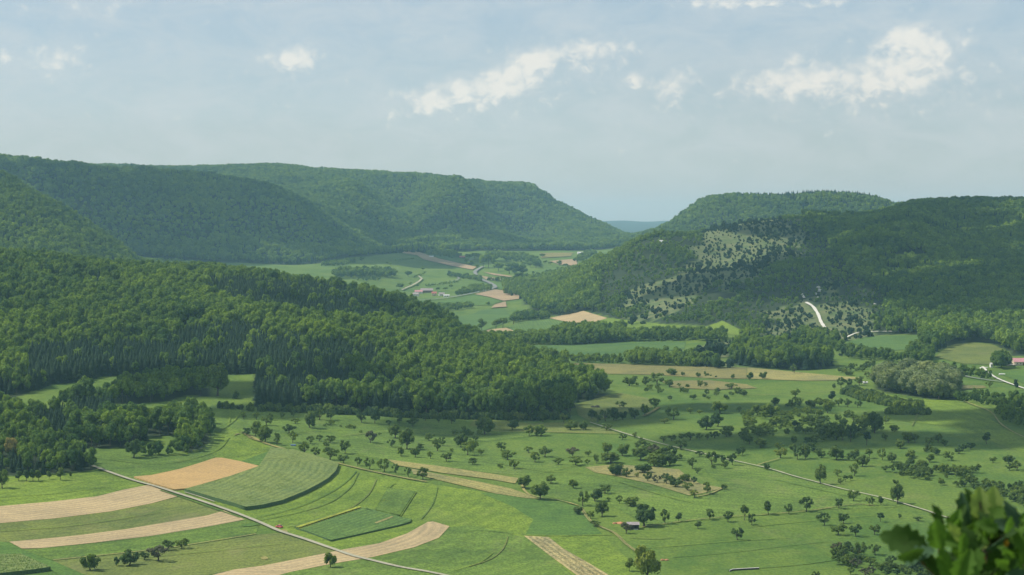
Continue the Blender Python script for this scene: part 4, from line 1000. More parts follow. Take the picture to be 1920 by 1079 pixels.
# groves, hedges and belts too far off to part: (outline or line, spacing, height, near palette picks, label)
GROVES = [
    ([(900, 640), (930, 646), (1000, 648), (1070, 649), (1130, 644), (1180, 642), (1290, 640), (1362, 643), (1362, 634), (1290, 632), (1180, 632), (1080, 633), (1000, 638)], 8.5, 15, 'belt of broadleaf trees between the two middle meadows'),
    ([(1040, 640), (1075, 648), (1170, 643), (1165, 630), (1060, 628)], 8, 20, 'tall clump in the tree belt between the middle meadows'),
    ([(1012, 684), (1062, 686), (1062, 676), (1015, 672)], 8, 15, 'small grove on the slope above the olive field'),
    ([(1070, 682), (1165, 683), (1165, 677), (1072, 676)], 7, 9, 'low hedge of bushes below the middle meadow'),
    ([(1170, 685), (1240, 687), (1322, 690), (1345, 694), (1345, 684), (1300, 676), (1180, 675)], 8, 15, 'tree belt below the middle meadow'),
    ([(1552, 652), (1590, 674), (1640, 678), (1700, 684), (1745, 684), (1745, 676), (1700, 676), (1650, 670), (1600, 665), (1570, 650)], 8, 12, 'tree belt along the foot of the right-hand meadow'),
    ([(1700, 682), (1716, 684), (1748, 686), (1748, 672), (1718, 660), (1708, 664)], 8, 15, 'dark grove at the end of the right-hand tree belt'),
    ([(1755, 688), (1800, 694), (1850, 706), (1860, 712), (1840, 714), (1795, 704), (1752, 694)], 8, 8, 'thicket along the farm lane at the right'),
    ([(1858, 690), (1868, 694), (1888, 692), (1896, 684), (1888, 676), (1862, 682)], 7, 14, 'dark trees hiding the white wall beside the red roofed house'),
    ([(1581, 738), (1600, 748), (1640, 757), (1670, 764), (1700, 766), (1728, 766), (1726, 760), (1690, 757), (1650, 748), (1612, 736), (1592, 730)], 5, 6, 'long hedge curving across the bright meadow'),
    ([(1663, 778), (1740, 779), (1742, 774), (1700, 772), (1664, 772)], 4.5, 5, 'short straight hedge below the curving hedge'),
    ([(1790, 752), (1830, 760), (1870, 768), (1920, 770), (1960, 765), (1960, 750), (1900, 748), (1820, 742)], 9, 8, 'trees strung along the meadow edge at the right'),
    ([(1862, 778), (1880, 796), (1905, 800), (1960, 812), (1960, 775), (1905, 765), (1872, 770)], 8, 9, 'orchard thicket at the right picture edge'),
    ([(628, 524), (660, 522), (700, 522), (742, 521), (742, 514), (690, 511), (640, 512), (622, 518)], 12, 17, 'dark grove in the far valley meadow'),
    ([(670, 528), (712, 528), (714, 522), (672, 522)], 12, 8, 'low bushes in front of the dark far grove'),
    ([(852, 556), (880, 553), (920, 546), (922, 540), (895, 537), (862, 546)], 11, 10, 'loose grove inside the bend of the valley road'),
    ([(840, 520), (870, 524), (903, 529), (903, 523), (870, 519), (842, 517)], 9, 10, 'far hedge running down to the valley road'),
    ([(806, 585), (835, 586), (886, 579), (886, 575), (845, 578), (806, 578)], 10, 11, 'hedge below the dark green field in the valley'),
    ([(913, 527), (940, 531), (973, 537), (973, 534), (940, 528), (915, 524)], 7, 7, 'hedge beside the pale far field'),
    ([(740, 491), (776, 487), (776, 485), (742, 489)], 7, 5, 'thin far hedge in the valley meadow'),
    ([(866, 625), (893, 622), (893, 620), (866, 622)], 6, 5, 'low hedge at the corner of the valley fields'),
    ([(960, 606), (1000, 602), (1030, 600), (1028, 594), (985, 594), (960, 596)], 8, 13, 'tree belt along the foot of the right-hand hill'),
    ([(1490, 640), (1560, 655), (1570, 640), (1540, 630), (1500, 628)], 9, 13, 'broadleaf trees at the foot of the heath'),
    ([(948, 540), (1000, 546), (1016, 545), (1012, 538), (990, 536), (1000, 528), (978, 524)], 12, 16, 'far streamside trees below the wooded slope'),
    ([(262, 859), (300, 859), (345, 853), (374, 846), (376, 838), (340, 843), (300, 850), (262, 853)], 6.5, 9, 'dense bushes below the grove left of the maize field'),
    ([(600, 500), (640, 500), (668, 494), (660, 490), (620, 494)], 11, 12, 'far wood edge trees at the foot of the left dark hill'),
    ([(300, 500), (345, 503), (372, 500), (350, 494), (300, 492)], 12, 12, 'far scrub between the two left hills'),
    ([(800, 478), (850, 486), (866, 484), (850, 476), (810, 472)], 12, 14, 'trees along the far wood edge behind the red roofed barn'),
    ([(905, 478), (960, 492), (1000, 494), (1010, 487), (980, 480), (930, 474)], 13, 13, 'far trees between the valley clumps'),
    ([(1000, 500), (1012, 503), (1016, 496), (1000, 493)], 9, 14, 'far round clump on the valley meadow'),
    ([(1072, 494), (1100, 488), (1120, 478), (1110, 472), (1088, 480)], 12, 12, 'far trees at the mouth of the valley'),
    ([(770, 524), (786, 520), (800, 514), (797, 512), (780, 518)], 8, 5, 'far bushes above the farm in the valley'),
    ([(798, 540), (830, 536), (862, 531), (860, 529), (825, 533), (798, 537)], 9, 6, 'far hedge above the valley farm'),
    ([(700, 502), (722, 505), (744, 508), (744, 506), (722, 503), (700, 500)], 8, 5, 'far hedge in the left valley meadow'),
    ([(1320, 700), (1343, 710), (1344, 708), (1320, 706)], 4, 2.2, 'tiny hedge in the olive field'),
]
for (pl, s, h, lb) in GROVES:
    g = hits(pl, 5); mn, mx = g.min(0), g.max(0); X, Y = grid(mn[0], mx[0], mn[1], mx[1], s); m = inside(X, Y, g) & (Y < 7000); X, Y = X[m], Y[m]
    if len(X) == 0: continue
    H = h * rng.uniform(.65, 1.2, len(X)); far = Y.mean() > 2700
    w = H * rng.uniform(.9, 1.3, len(X)) * (1 if h > 7.5 else .62)
    if far: ix = rng.integers(0, 5, len(X)); t_ = GN_FAR
    else: ix = rng.integers(0, 5, len(X)) if h > 7.5 else rng.integers(14, 17, len(X)); t_ = GN_NEAR
    stuff('tree_belt' if h > 7.5 else 'hedge', np.stack([X, Y, ground(X, Y) - h * .12], 1), np.stack([w, w, H], 1), ix, t_, lb, 'trees' if h > 7.5 else 'hedge')

# understorey along the edge of the wood
edge = hits([(466, 771), (540, 774), (620, 776), (700, 781), (800, 786), (900, 787), (1000, 789), (1066, 786)], 5, False)
X = edge[:, 0] + rng.uniform(-3, 3, len(edge)); Y = edge[:, 1] + rng.uniform(-2, 6, len(edge)); H = rng.uniform(3, 8, len(X))
stuff('wood_edge_bushes', np.stack([X, Y, ground(X, Y) - .5], 1), np.stack([H * .7, H * .7, H], 1), rng.integers(14, 17, len(X)), GN_NEAR, 'bushes along the front edge of the spruce wood', 'bushes')

# ------------------------------------------------------------------ single trees
def place_tree(kind, u, v, hpx, wpx, name, label, cat, group, var=None):
    x, y = hit(u, v); z = ground(x, y)[0]
    lst = SHAPES[kind]; cm, tm, _ = lst[random.randrange(len(lst)) if var is None else var % len(lst)]
    H = hpx * y / F / math.cos(math.atan((v - V0) / F)); W = (wpx if wpx else hpx * .95) * y / F
    e = bpy.data.objects.new(name, None); COL.objects.link(e); e.location = (x, y, z - .05)
    e.rotation_euler = (0, 0, random.uniform(0, 6.28)); q1 = random.uniform(.86, 1.14); e.scale = (W * q1, W / q1, H * 1.03); e.empty_display_size = .3
    e['label'] = label; e['category'] = cat
    if group: e['group'] = group
    c = bpy.data.objects.new('crown', cm); COL.objects.link(c); c.parent = e
    if tm is not None: t = bpy.data.objects.new('trunk', tm); COL.objects.link(t); t.parent = e
    return e

# (column, row of the foot, height, width, kind) measured on the photograph
TREES = """169 1070 30 31 d;218 1062 17 14 o;243 1061 27 34 d;271 1051 15 18 o;297 1053 29 34 g;315 1033 19 22 o;341 1029 18 24 o;
35 902 17 12 s;50 903 20 14 s;62 903 22 14 s;72 902 19 11 s;92 899 15 8 s;113 901 22 13 s;133 897 12 6 s;4 916 33 22 d;
457 786 13 10 o;481 788 15 14 o;529 786 13 12 o;507 788 12 12 o;500 798 17 20 o;550 783 12 10 o;554 795 10 15 o;581 803 30 22 d;599 788 20 20 o;620 788 20 22 o;
479 818 26 18 d;462 818 15 18 o;497 830 30 24 d;519 835 22 14 o;542 813 16 22 o;549 831 21 16 o;599 828 12 15 o;619 831 14 20 o;582 833 15 15 o;571 853 23 20 o;592 858 18 18 o;612 840 12 12 o;
619 863 23 24 o;647 851 24 20 o;644 868 14 18 o;671 873.7 16 14 o;693 880 20 18 o;720.6 885 23 22 o;742.6 889 18 16 o;765.8 894.4 17 15 o;793 899.6 21 25 o;619.7 1065 27 21 d;
694.7 831 22 22 g;741 822 24 22 d;763 842.6 36 28 d;735 839 14 18 o;751.6 855.6 17 14 d;778.8 858 19 15 d;788 844 11 18 o;804.6 827 14 18 o;820 846.5 22 20 o;829 836 15 14 o;807 861 14 12 o;837 866 16 22 o;864 839 24 24 d;874 820 15 14 o;877 854 23 24 o;888.7 844 17 14 o;901.6 854 12 12 o;847 849 8 8 o;886 872 13 18 o;
677.7 793 20 18 o;702.8 795 25 20 o;728 798 10 10 o;749 795 15 12 o;774 800 15 20 o;798 790 13 12 o;821.6 793 13 14 o;846.7 795 15 14 o;870 808 8 9 o;
1057 793 17 17 y;1070 807 17 22 d;1094 807 17 18 d;1137 808 13 20 o;1167 825 11 16 o;1190 822 11 10 y;973 791 17 17 y;952 790 16 14 o;995 790 25 18 o;1018 792 30 22 o;961 807 19 23 d;909 815 31 30 d;992 818 20 20 o;1014 818 20 23 d;
887 848 20 18 o;939.6 845 15 20 o;952 863 17 24 o;964 880 17 18 o;938 878 8 14 o;991 849 11 15 o;1003 867 18 22 o;1022 857 18 25 o;1046.6 872 13 20 o;1074 857 18 24 g;1079 873 16 28 o;1103 856 11 13 o;1102 871 9 10 o;1118 869 16 12 o;1139 850 18 22 d;1145 869 20 36 d;1167 855 22 25 d;1195 841 11 15 o;1201 863 23 28 d;1225 855 20 24 g;1227 875 23 30 d;1256 860 24 28 o;1256 873 19 24 d;1277 844 19 26 o;1244 829 11 13 o;1259 827 11 14 o;1278 825 11 12 o;1294 826 15 20 o;1311 825 12 14 o;1327 825 11 12 o;1340 822 12 18 o;
1350 776 22 28 d;1324 806 24 26 d;1346 800 24 22 d;1362 819 19 24 d;1263 787 22 26 o;1246 794 9 16 y;1294 776 11 13 o;1312 777 8 10 o;1386 772 9 12 o;1395 787 16 14 o;1395 830 16 14 o;1384 855 14 13 o;1392 853 15 12 o;1312 857 11 14 o;1335 872 24 24 o;1355 868 14 14 o;1373 873 22 18 o;1359 879 14 14 o;1298 879 20 18 o;1270 864 12 16 o;1153 889 18 26 d;1205 887 16 26 o;
1155 892 20 24 d;1175 895 16 20 o;1194 896 9 10 y;1208 887 15 24 d;1214.5 903 16 14 o;1232 906 14 17 g;1250 908 19 22 o;1267 914 20 25 d;1283.6 903 13 18 d;1289 920 15 20 o;1301 908 13 12 o;1308 889 10 11 o;1302 934 15 17 y;1325.6 927 21 17 o;1358 919 11 10 d;
984 916 23 27 d;1012.7 937 31 30 d;1033 907 15 20 o;1075 916 16 18 d;1134.6 926 16 25 o;1092.6 949 26 22 o;1115.6 941 23 26 d;1141 941 8 8 o;1161.7 945 15 12 o;1182 949 16 27 d;1129 969 27 25 d;1083 965 14 17 d;1107.5 973 14 14 o;1115.6 988 11 20 o;1174 1001 20 18 g;1207.7 987 38 38 D;1247 983 26 18 o;1272.7 979 16 10 s;1331 975 19 18 o;1365 979 19 18 o;1309 992 14 12 s;1382.4 1013 22 20 o;1396 976 27 14 s;
1213 1090 62 46 W;1180 1072 23 15 s;1155 789 16 16 o;
1110 787 18 16 d;1121 792 14 14 o;1135 790 22 20 o;1151 788 22 18 d;1167 787 15 16 d;1190 785 18 25 d;1209 780 21 16 d;1228 765 17 20 o;1163 765 12 20 o;1256 751 9 10 o;
1409.5 985 20 18 o;1440.6 966 25 17 s;1479 964 18 16 o;1512 960 27 22 o;1545.7 985.5 22 22 o;1581.5 981.5 18 20 o;1573 954 18 17 o;1600.5 939.5 19 20 o;1630 948 16 16 o;1652 948 16 12 s;1650.5 979 16 12 s;1687 973 9 8 o;1722 977 8 16 o;1572 1003 19 28 o;1604.5 1006 22 22 o;1640 1003 18 18 o;1569 1038 19 20 g;1581.5 1048 18 16 o;1588 1030 14 14 o;1611 1045 26 24 o;1641 1041 19 26 o;1631.6 1061 15 20 o;1606 1065 16 22 g;1595 1078 14 14 o;1633 1077 14 16 g;1669.5 1061 18 22 o;1698 1052 12 16 o;1719.6 1068 24 40 d;1692.5 1073 14 16 o;1528.7 1082 10 16 o;1622 1080 12 22 g;
1683 945 34 26 D;1680 908 8 12 d;1538 908 34 19 D;1570.6 893 12 15 o;1576 908 11 12 o;1585.5 904 12 9 s;1594.5 901 10 9 s;1602 893 23 19 o;1438 882 13 12 d;1463.7 859 18 22 y;1495 862 22 20 o;1510 861 25 17 d;
1625 835 23 15 S;1703 830 18 20 d;1715.5 830 15 16 o;1742.6 835 14 20 o;1759 830 16 16 d;1771 836.5 11 14 o;1798 851 11 18 o;1806 846 13 16 o;1820 843 12 16 o;1755 849 9 8 o;1862 868 11 14 o;1891.6 869 15 22 d;1906.5 882.6 17 22 o;1893 882 11 16 o;
1492 746 16 16 o;1489 701 17 13 o;1405 713 14 14 d;1430 711 13 14 d;1596 696 13 14 o;1587 704 12 12 y;1617 697 8 12 o;1633 685 12 22 o;1564 730 10 8 o;1577 728 19 16 o;1592 727 16 13 o;1611 723 16 20 o;1626 711 14 12 y;1658.6 699 17 20 o;1644 716 18 18 d;
1560 754 19 11 S;1552 775 22 20 d;1527 765 13 13 o;1573 762.5 15 15 o;1589.6 764 15 14 o;1608.5 765 13 14 o;1515 780 16 18 o;1531 781 13 16 o;1519 793.6 13 16 o;1485 765 15 16 o;1453 762 16 17 d;1420 779 19 24 d;1438 781 24 24 d;1454 781 19 20 d;1408 800 19 26 d;1455.5 799 17 18 o;1424 811 14 18 o;1426 839.7 17 22 d;1405 833 19 22 d;1460 845 14 20 o;1487 846 13 16 d;1492 808 18 12 S;1600 792 15 20 o;1617 803 19 20 d;1640 812.6 38 30 d;1661 795 14 12 o;1677.6 810 12 15 d;1568 825 31 30 d;1580 826 26 16 d;1595 829 34 18 d;1554 817 20 18 d;1511 814 13 14 o;1538 806 11 13 d;1530 828 12 20 o;1569 863 24 24 d;1602 861 18 16 d;1617 875 20 22 d;1630 860 17 14 s;1654.6 863 21 16 o;1672 867 17 20 d;1688 841 16 22 d;1706 860 11 16 d;1742.6 867 15 17 d;1706 873 12 16 d;1729 879 15 22 d;1660 826 13 14 d;
1259 704 12 18 d;1280 705 7 8 d;1309 708 9 10 d;1374 711 9 7 d;1143 724 13 13 o;1180 724 18 25 d;1210 722 15 14 o;1232 722 21 28 o;1255 726 14 16 d;1313 727 13 12 o;1372 730 11 24 o;1325 742 12 10 o;1343 743 9 11 o;1395 743 10 12 d;1300 749 9 13 d;1060 696 22 16 o;1849.6 833 21 13 s;1905 733 20 8 S;1856 727 12 14 o;
251 859 33 28 D;408 743 58 42 W;442 748 15 15 b;450 768 9 16 b;412 766 13 14 b;422 767 14 16 b;434 768 12 14 b"""
TL = []
for s in TREES.replace('\n', '').split(';'):
    p = s.split(); TL.append([float(p[0]), float(p[1]), float(p[2]), float(p[3]), p[4]])
ORD = ['first', 'second', 'third', 'fourth', 'fifth', 'sixth', 'seventh', 'eighth', 'ninth', 'tenth', 'eleventh', 'twelfth', 'thirteenth', 'fourteenth', 'fifteenth', 'sixteenth', 'seventeenth', 'eighteenth', 'nineteenth', 'twentieth']
PLACES = [((240, 1050), 'in the pasture below the tan strips'), ((80, 900), 'in the sapling row beside the left wood'), ((500, 790), 'in the grass below the spruce wood edge'),
          ((490, 825), 'above the bend of the meadow path'), ((600, 845), 'above the upper edge of the maize field'), ((720, 885), 'in the row along the meadow path'),
          ((620, 1065), 'beside the track and curved stubble field'), ((760, 840), 'in the middle of the left orchard'), ((870, 845), 'in the orchard group above the tan strips'),
          ((760, 795), 'along the foot of the broadleaf wood'), ((980, 800), 'between the wood corner and the white track'), ((970, 865), 'in the loose rows above the two tan strips'),
          ((1090, 860), 'below the start of the white track'), ((1210, 860), 'in the clump below the white track'), ((1300, 825), 'in the row above the white track'),
          ((1345, 795), 'in the centre of the right orchard'), ((1350, 870), 'along the white track beyond the heath patch'), ((1180, 892), 'at the upper end of the heath patch'),
          ((1260, 912), 'in the middle of the dry heath patch'), ((1330, 925), 'at the lower end of the dry heath patch'), ((1015, 925), 'beside the end of the tan strips'), ((1120, 945), 'on the meadow above the wooden hut'),
          ((1150, 985), 'beside the wooden hut'), ((1300, 980), 'in the row right of the hut'), ((1200, 1078), 'at the end of the wheel ruts'), ((1150, 788), 'in the thick row at the wood corner'),
          ((1450, 970), 'in the long lower right row'), ((1590, 945), 'below the lower white track'), ((1600, 995), 'in the two short lower right rows'),
          ((1600, 1050), 'in the orchard plot at the lower right'), ((1690, 1060), 'behind the blurred leaves'), ((1683, 930), 'beside the lower white track'), ((1580, 900), 'above the lower white track'),
          ((1475, 865), 'at the fork of the white track'), ((1640, 830), 'in the thicket left of the bright slope'), ((1730, 832), 'in the row on the bright right-hand slope'), ((1800, 848), 'in the lower row on the right slope'),
          ((1890, 875), 'at the right edge above the leaves'), ((1420, 705), 'in the pale hay field'), ((1610, 705), 'left of the pale topped grove'), ((1590, 725), 'at the end of the pale hay field'),
          ((1550, 770), 'in the upper right orchard'), ((1430, 790), 'in the dark thicket of the right orchard'), ((1430, 840), 'above the fork of the white track'), ((1580, 825), 'in the tall stand of the right orchard'),
          ((1600, 865), 'below the tall right orchard stand'), ((1700, 868), 'in the lower shaded thicket'), ((1290, 705), 'in the olive fallow field'), ((1200, 724), 'in the hedge row below the fallow field'),
          ((1320, 740), 'on the slope below the fallow field'), ((1880, 735), 'beside the lane at the far right'), ((250, 860), 'at the tip of the left grove'), ((430, 755), 'in the glade beside the spruce wood')]
near = {}
for t in TL:
    k = min(range(len(PLACES)), key=lambda i: (PLACES[i][0][0] - t[0]) ** 2 + (2.2 * (PLACES[i][0][1] - t[1])) ** 2); near.setdefault(k, []).append(t)
KIND = {'o': ('fruit', 'fruit_tree', 'loose fruit tree'), 'd': ('dense', 'fruit_tree', 'dense dark tree'), 'g': ('grey', 'fruit_tree', 'greyish fruit tree'), 'y': ('yellow', 'fruit_tree', 'yellow green fruit tree'),
        's': ('slim', 'young_tree', 'slender young tree'), 'D': ('dense', 'meadow_tree', 'big dense dark tree'), 'W': ('dense', 'meadow_tree', 'tall broad tree'), 'S': ('juniper', 'young_tree', 'dark narrow tree'), 'b': ('bush', 'bush', 'low dark bush')}
for k, lst in near.items():
    lst.sort(key=lambda t: t[0]); cnt = {}
    for t in lst: cnt[t[4]] = cnt.get(t[4], 0) + 1
    seen = {}
    for t in lst:
        kd, nm, wd_ = KIND[t[4]]; i = seen.get(t[4], 0); seen[t[4]] = i + 1
        order = '' if cnt[t[4]] == 1 else ORD[min(i, 19)] + ' '
        if t[0] == 1213: kd = 'bigyellow'; wd_ = 'huge tree with a yellow green top'
        place_tree(kd, t[0], t[1], t[2] * 1.05, t[3] * 1.05, nm, f"{order}{wd_} {PLACES[k][1]}" if not order else f"{order}{wd_} from the left {PLACES[k][1]}", 'bush' if t[4] == 'b' else 'tree', 'scattered meadow and orchard trees')

# further small trees of the shaded thicket on the right and of the far valley, too small to part
THICK = [(hits([(1390, 830), (1400, 760), (1460, 740), (1600, 770), (1660, 800), (1690, 830), (1760, 850), (1800, 880), (1920, 905), (1930, 945), (1860, 935), (1760, 905), (1640, 878), (1560, 862), (1500, 858), (1440, 845)], 8), 230, (2.5, 6.5), 'small orchard trees and bushes filling the shaded thicket on the right'),
         (hits([(1560, 850), (1680, 850), (1800, 890), (1920, 915), (1925, 950), (1840, 925), (1740, 905), (1640, 880)], 8), 85, (3, 7), 'low trees in the thicket above the blurred leaves'),
         (hits([(1200, 835), (1270, 845), (1330, 870), (1345, 885), (1270, 880), (1210, 868)], 8), 26, (3, 6), 'small trees between the clumps beside the white track'),
         (hits([(1560, 1030), (1700, 1040), (1760, 1085), (1580, 1085)], 8), 36, (2.5, 5), 'bushes between the fruit trees of the lower right plot'),
         (hits([(1150, 718), (1260, 716), (1400, 735), (1400, 752), (1300, 752), (1200, 735)], 8), 26, (3, 6), 'bushes on the slope below the fallow field'),
         (hits([(460, 790), (700, 800), (900, 800), (900, 830), (620, 815)], 8), 22, (2, 4.5), 'low bushes in the grass below the spruce wood'),
         (hits([(1560, 660), (1660, 690), (1700, 700), (1640, 720), (1570, 700)], 8), 40, (3, 6), 'bushes and small trees on the dry slope beside the pale topped grove')]
for g, n, (a, b), lb in THICK:
    mn, mx = g.min(0), g.max(0); X = rng.uniform(mn[0], mx[0], n * 4); Y = rng.uniform(mn[1], mx[1], n * 4); m = inside(X, Y, g) & (vnoise(X, Y, 30, 14) > .05)
    X, Y = X[m][:n], Y[m][:n]; H = rng.uniform(a, b, len(X)); w = H * rng.uniform(.9, 1.3, len(X))
    ix = rng.choice([9, 10, 11, 12, 13], len(X)); stuff('small_trees', np.stack([X, Y, ground(X, Y) - .2], 1), np.stack([w, w, H], 1), ix, GN_NEAR, lb, 'trees')

FARTREES = [(906, 503, 24, 17), (916, 503, 27, 18), (927, 503, 25, 16), (935, 509, 16, 17), (955, 514, 20, 18), (966, 518, 24, 22), (980, 517, 20, 18), (973, 529, 17, 19), (992, 538, 14, 18), (1003, 541, 19, 28), (1014, 543, 14, 16), (984, 499, 8, 12), (994, 502, 10, 13), (1005, 503, 13, 14),
            (1017, 483, 7, 10), (950, 491, 8, 9), (883, 499, 9, 13), (895, 502, 5, 9), (874, 492, 5, 7), (843, 517, 9, 7), (850, 518, 8, 6), (1022, 495, 6, 8), (1032, 497, 6, 9), (1049, 498, 9, 10), (1060, 501, 6, 10), (1045, 506, 5, 5), (1025, 511, 5, 6), (1039, 516, 5, 5), (1000, 514, 5, 6),
            (932, 529, 9, 10), (943, 532, 9, 7), (953, 534, 6, 9), (873, 553, 6, 8), (846, 541, 7, 8), (726, 496, 5, 5), (732, 498, 5, 6), (745, 512, 5, 5), (765, 519, 10, 13), (793, 509, 8, 9), (678, 490, 8, 8), (750, 543, 11, 13), (915, 573, 7, 8), (903, 621, 22, 17), (930, 617, 17, 18), (943, 616, 19, 18), (963, 608, 18, 17), (821, 547, 8, 9), (835, 545, 6, 8), (878, 487, 10, 12), (890, 487, 12, 14), (898, 487, 11, 11), (770, 534, 4, 8), (782, 539, 5, 7)]
FL = [(900, 495, 'in the clump in the middle of the far valley'), (990, 530, 'along the far stream'), (1040, 500, 'on the far meadow below the tan field'), (850, 530, 'beside the upper valley road'), (740, 500, 'on the far left valley meadow'), (800, 540, 'beside the farm in the valley'), (935, 615, 'beside the near valley fields'), (885, 490, 'behind the far red roofed barn')]
fl = {}
for t in FARTREES: fl.setdefault(min(range(len(FL)), key=lambda i: (FL[i][0] - t[0]) ** 2 + 4 * (FL[i][1] - t[1]) ** 2), []).append(t)
for k, lst in fl.items():
    lst.sort()
    for i, t in enumerate(lst): place_tree('wood', t[0], t[1], t[2] * 1.05, t[3] * 1.1, 'valley_tree', f"{ORD[min(i, 19)]} small hazy tree from left {FL[k][2]}", 'tree', 'far trees in the valley')

# the front trees of the near woods, one by one
WP = [((90, 860), 'in the wood beside the tan fields at the left edge'), ((170, 800), 'in the left wood above the sapling row'), ((250, 740), 'in the round grove in front of the spruce wall'), ((330, 820), 'in the grove left of the maize field meadow'),
      ((550, 760), 'at the left end of the long wood edge'), ((750, 775), 'in the middle of the long wood edge'), ((960, 775), 'at the right end of the long wood edge'), ((1090, 740), 'on the right tip of the wooded spur'),
      ((280, 700), 'in the spruce wall above the left glade'), ((1480, 685), 'in the dark wood at the foot of the heath'), ((1720, 740), 'in the pale topped grove on the right'), ((90, 730), 'in the wood above the small left glade'), ((440, 700), 'at the top of the glade in front of the spruces')]
cnt = {}
pk = {}
for i in np.where(chosen)[0]:
    u = 960 + F * nw['x'][i] / nw['y'][i]; v = V0 + (HZ - nw['z'][i]) / nw['y'][i] * F
    pk[i] = min(range(len(WP)), key=lambda q: (WP[q][0][0] - u) ** 2 + (2 * (WP[q][0][1] - v)) ** 2)
ROWS = {k: np.percentile([nw['y'][i] for i in pk if pk[i] == k], [30, 68]) for k in set(pk.values())}
for i in np.where(chosen)[0]:
    x, y, z, h = nw['x'][i], nw['y'][i], nw['z'][i], nw['h'][i]; u = 960 + F * x / y; v = V0 + (HZ - z) / y * F
    k = min(range(len(WP)), key=lambda q: (WP[q][0][0] - u) ** 2 + (2 * (WP[q][0][1] - v)) ** 2)
    s = bool(nw['s'][i]); kd = 'spruce' if s else ('willow' if nw['g'][i] else 'wood')
    row = 'front' if y < ROWS[k][0] else ('rear' if y > ROWS[k][1] else 'middle'); hs = h / (15.5 if s else 19) * (1.3 if y < 1500 else 1)
    size_ = 'tall ' if hs > 1.08 else ('low ' if hs < .9 else ''); lb = f"{row} {size_}{'dark spruce' if s else ('silvery broadleaf tree' if nw['g'][i] else 'domed broadleaf tree')} {WP[k][1]}"
    lst = SHAPES[kd]; cm, tm, w0 = lst[int(rng.integers(len(lst)))]
    e = bpy.data.objects.new('spruce_tree' if s else 'broadleaf_tree', None); COL.objects.link(e); e.location = (x, y, z - .5)
    e.rotation_euler = (0, 0, rng.uniform(0, 6.28)); wf = wd[i] * (.38 if s else .54); e.scale = (wf, wf, h); e['label'] = lb; e['category'] = 'tree'; e['group'] = ('spruces ' if s else 'broadleaf trees ') + WP[k][1]
    for nm, mm in (('crown', cm), ('trunk', tm)): c = bpy.data.objects.new(nm, mm); COL.objects.link(c); c.parent = e
byl = {}
for o in COL.objects:
    if o.name.startswith(('spruce_tree', 'broadleaf_tree')) and 'label' in o: byl.setdefault(o['label'], []).append(o)
for lb, os_ in byl.items():
    if 1 < len(os_) <= 10 and len(lb.split()) < 16:
        os_.sort(key=lambda o: o.location.x / o.location.y)
        for i, o in enumerate(os_): o['label'] = ORD[i] + ' ' + lb
place_tree('orange', 22, 866, 44, 24, 'broadleaf_tree', 'orange yellow tree turning early at the left edge of the wood', 'tree', None)

# ------------------------------------------------------------------ buildings and small things
def box(x0, x1, y0, y1, z0, z1):
    V = [(x, y, z) for z in (z0, z1) for (x, y) in ((x0, y0), (x1, y0), (x1, y1), (x0, y1))]
    return np.array(V, float), [(0, 3, 2, 1), (4, 5, 6, 7), (0, 1, 5, 4), (1, 2, 6, 5), (2, 3, 7, 6), (3, 0, 4, 7)]


def joinf(parts):
    V = []; Fc = []; b = 0
    for v, f in parts: V += [tuple(p) for p in v]; Fc += [tuple(i + b for i in q) for q in f]; b += len(v)
    return V, Fc

MB = {'white': plain('white_render', (.72, .70, .64)), 'cream': plain('cream_render', (.62, .52, .36)), 'wood': plain('dark_boards', (.045, .035, .028), .85, 4), 'wood2': plain('brown_boards', (.16, .10, .07), .85, 3),
      'red': plain('red_tiles', (.38, .13, .10), .8, 1.5, .3), 'pinkroof': plain('faded_red_roof', (.52, .25, .26), .7, .8, .15), 'grey': plain('grey_roof', (.30, .26, .25), .7, 1.2, .25), 'dark': plain('dark_opening', (.03, .03, .035), .5), 'glass': plain('window_glass', (.05, .06, .07), .15),
      'metal': plain('pale_sheet', (.6, .6, .58), .5, .5, .1), 'paint': plain('red_paint', (.55, .10, .09), .35, 3, .1), 'rubber': plain('rubber', (.02, .02, .02), .8), 'stone': plain('pale_wood', (.62, .60, .54), .8, 2, .2), 'bark2': plain('dark_log', (.05, .045, .04), .9, 3)}


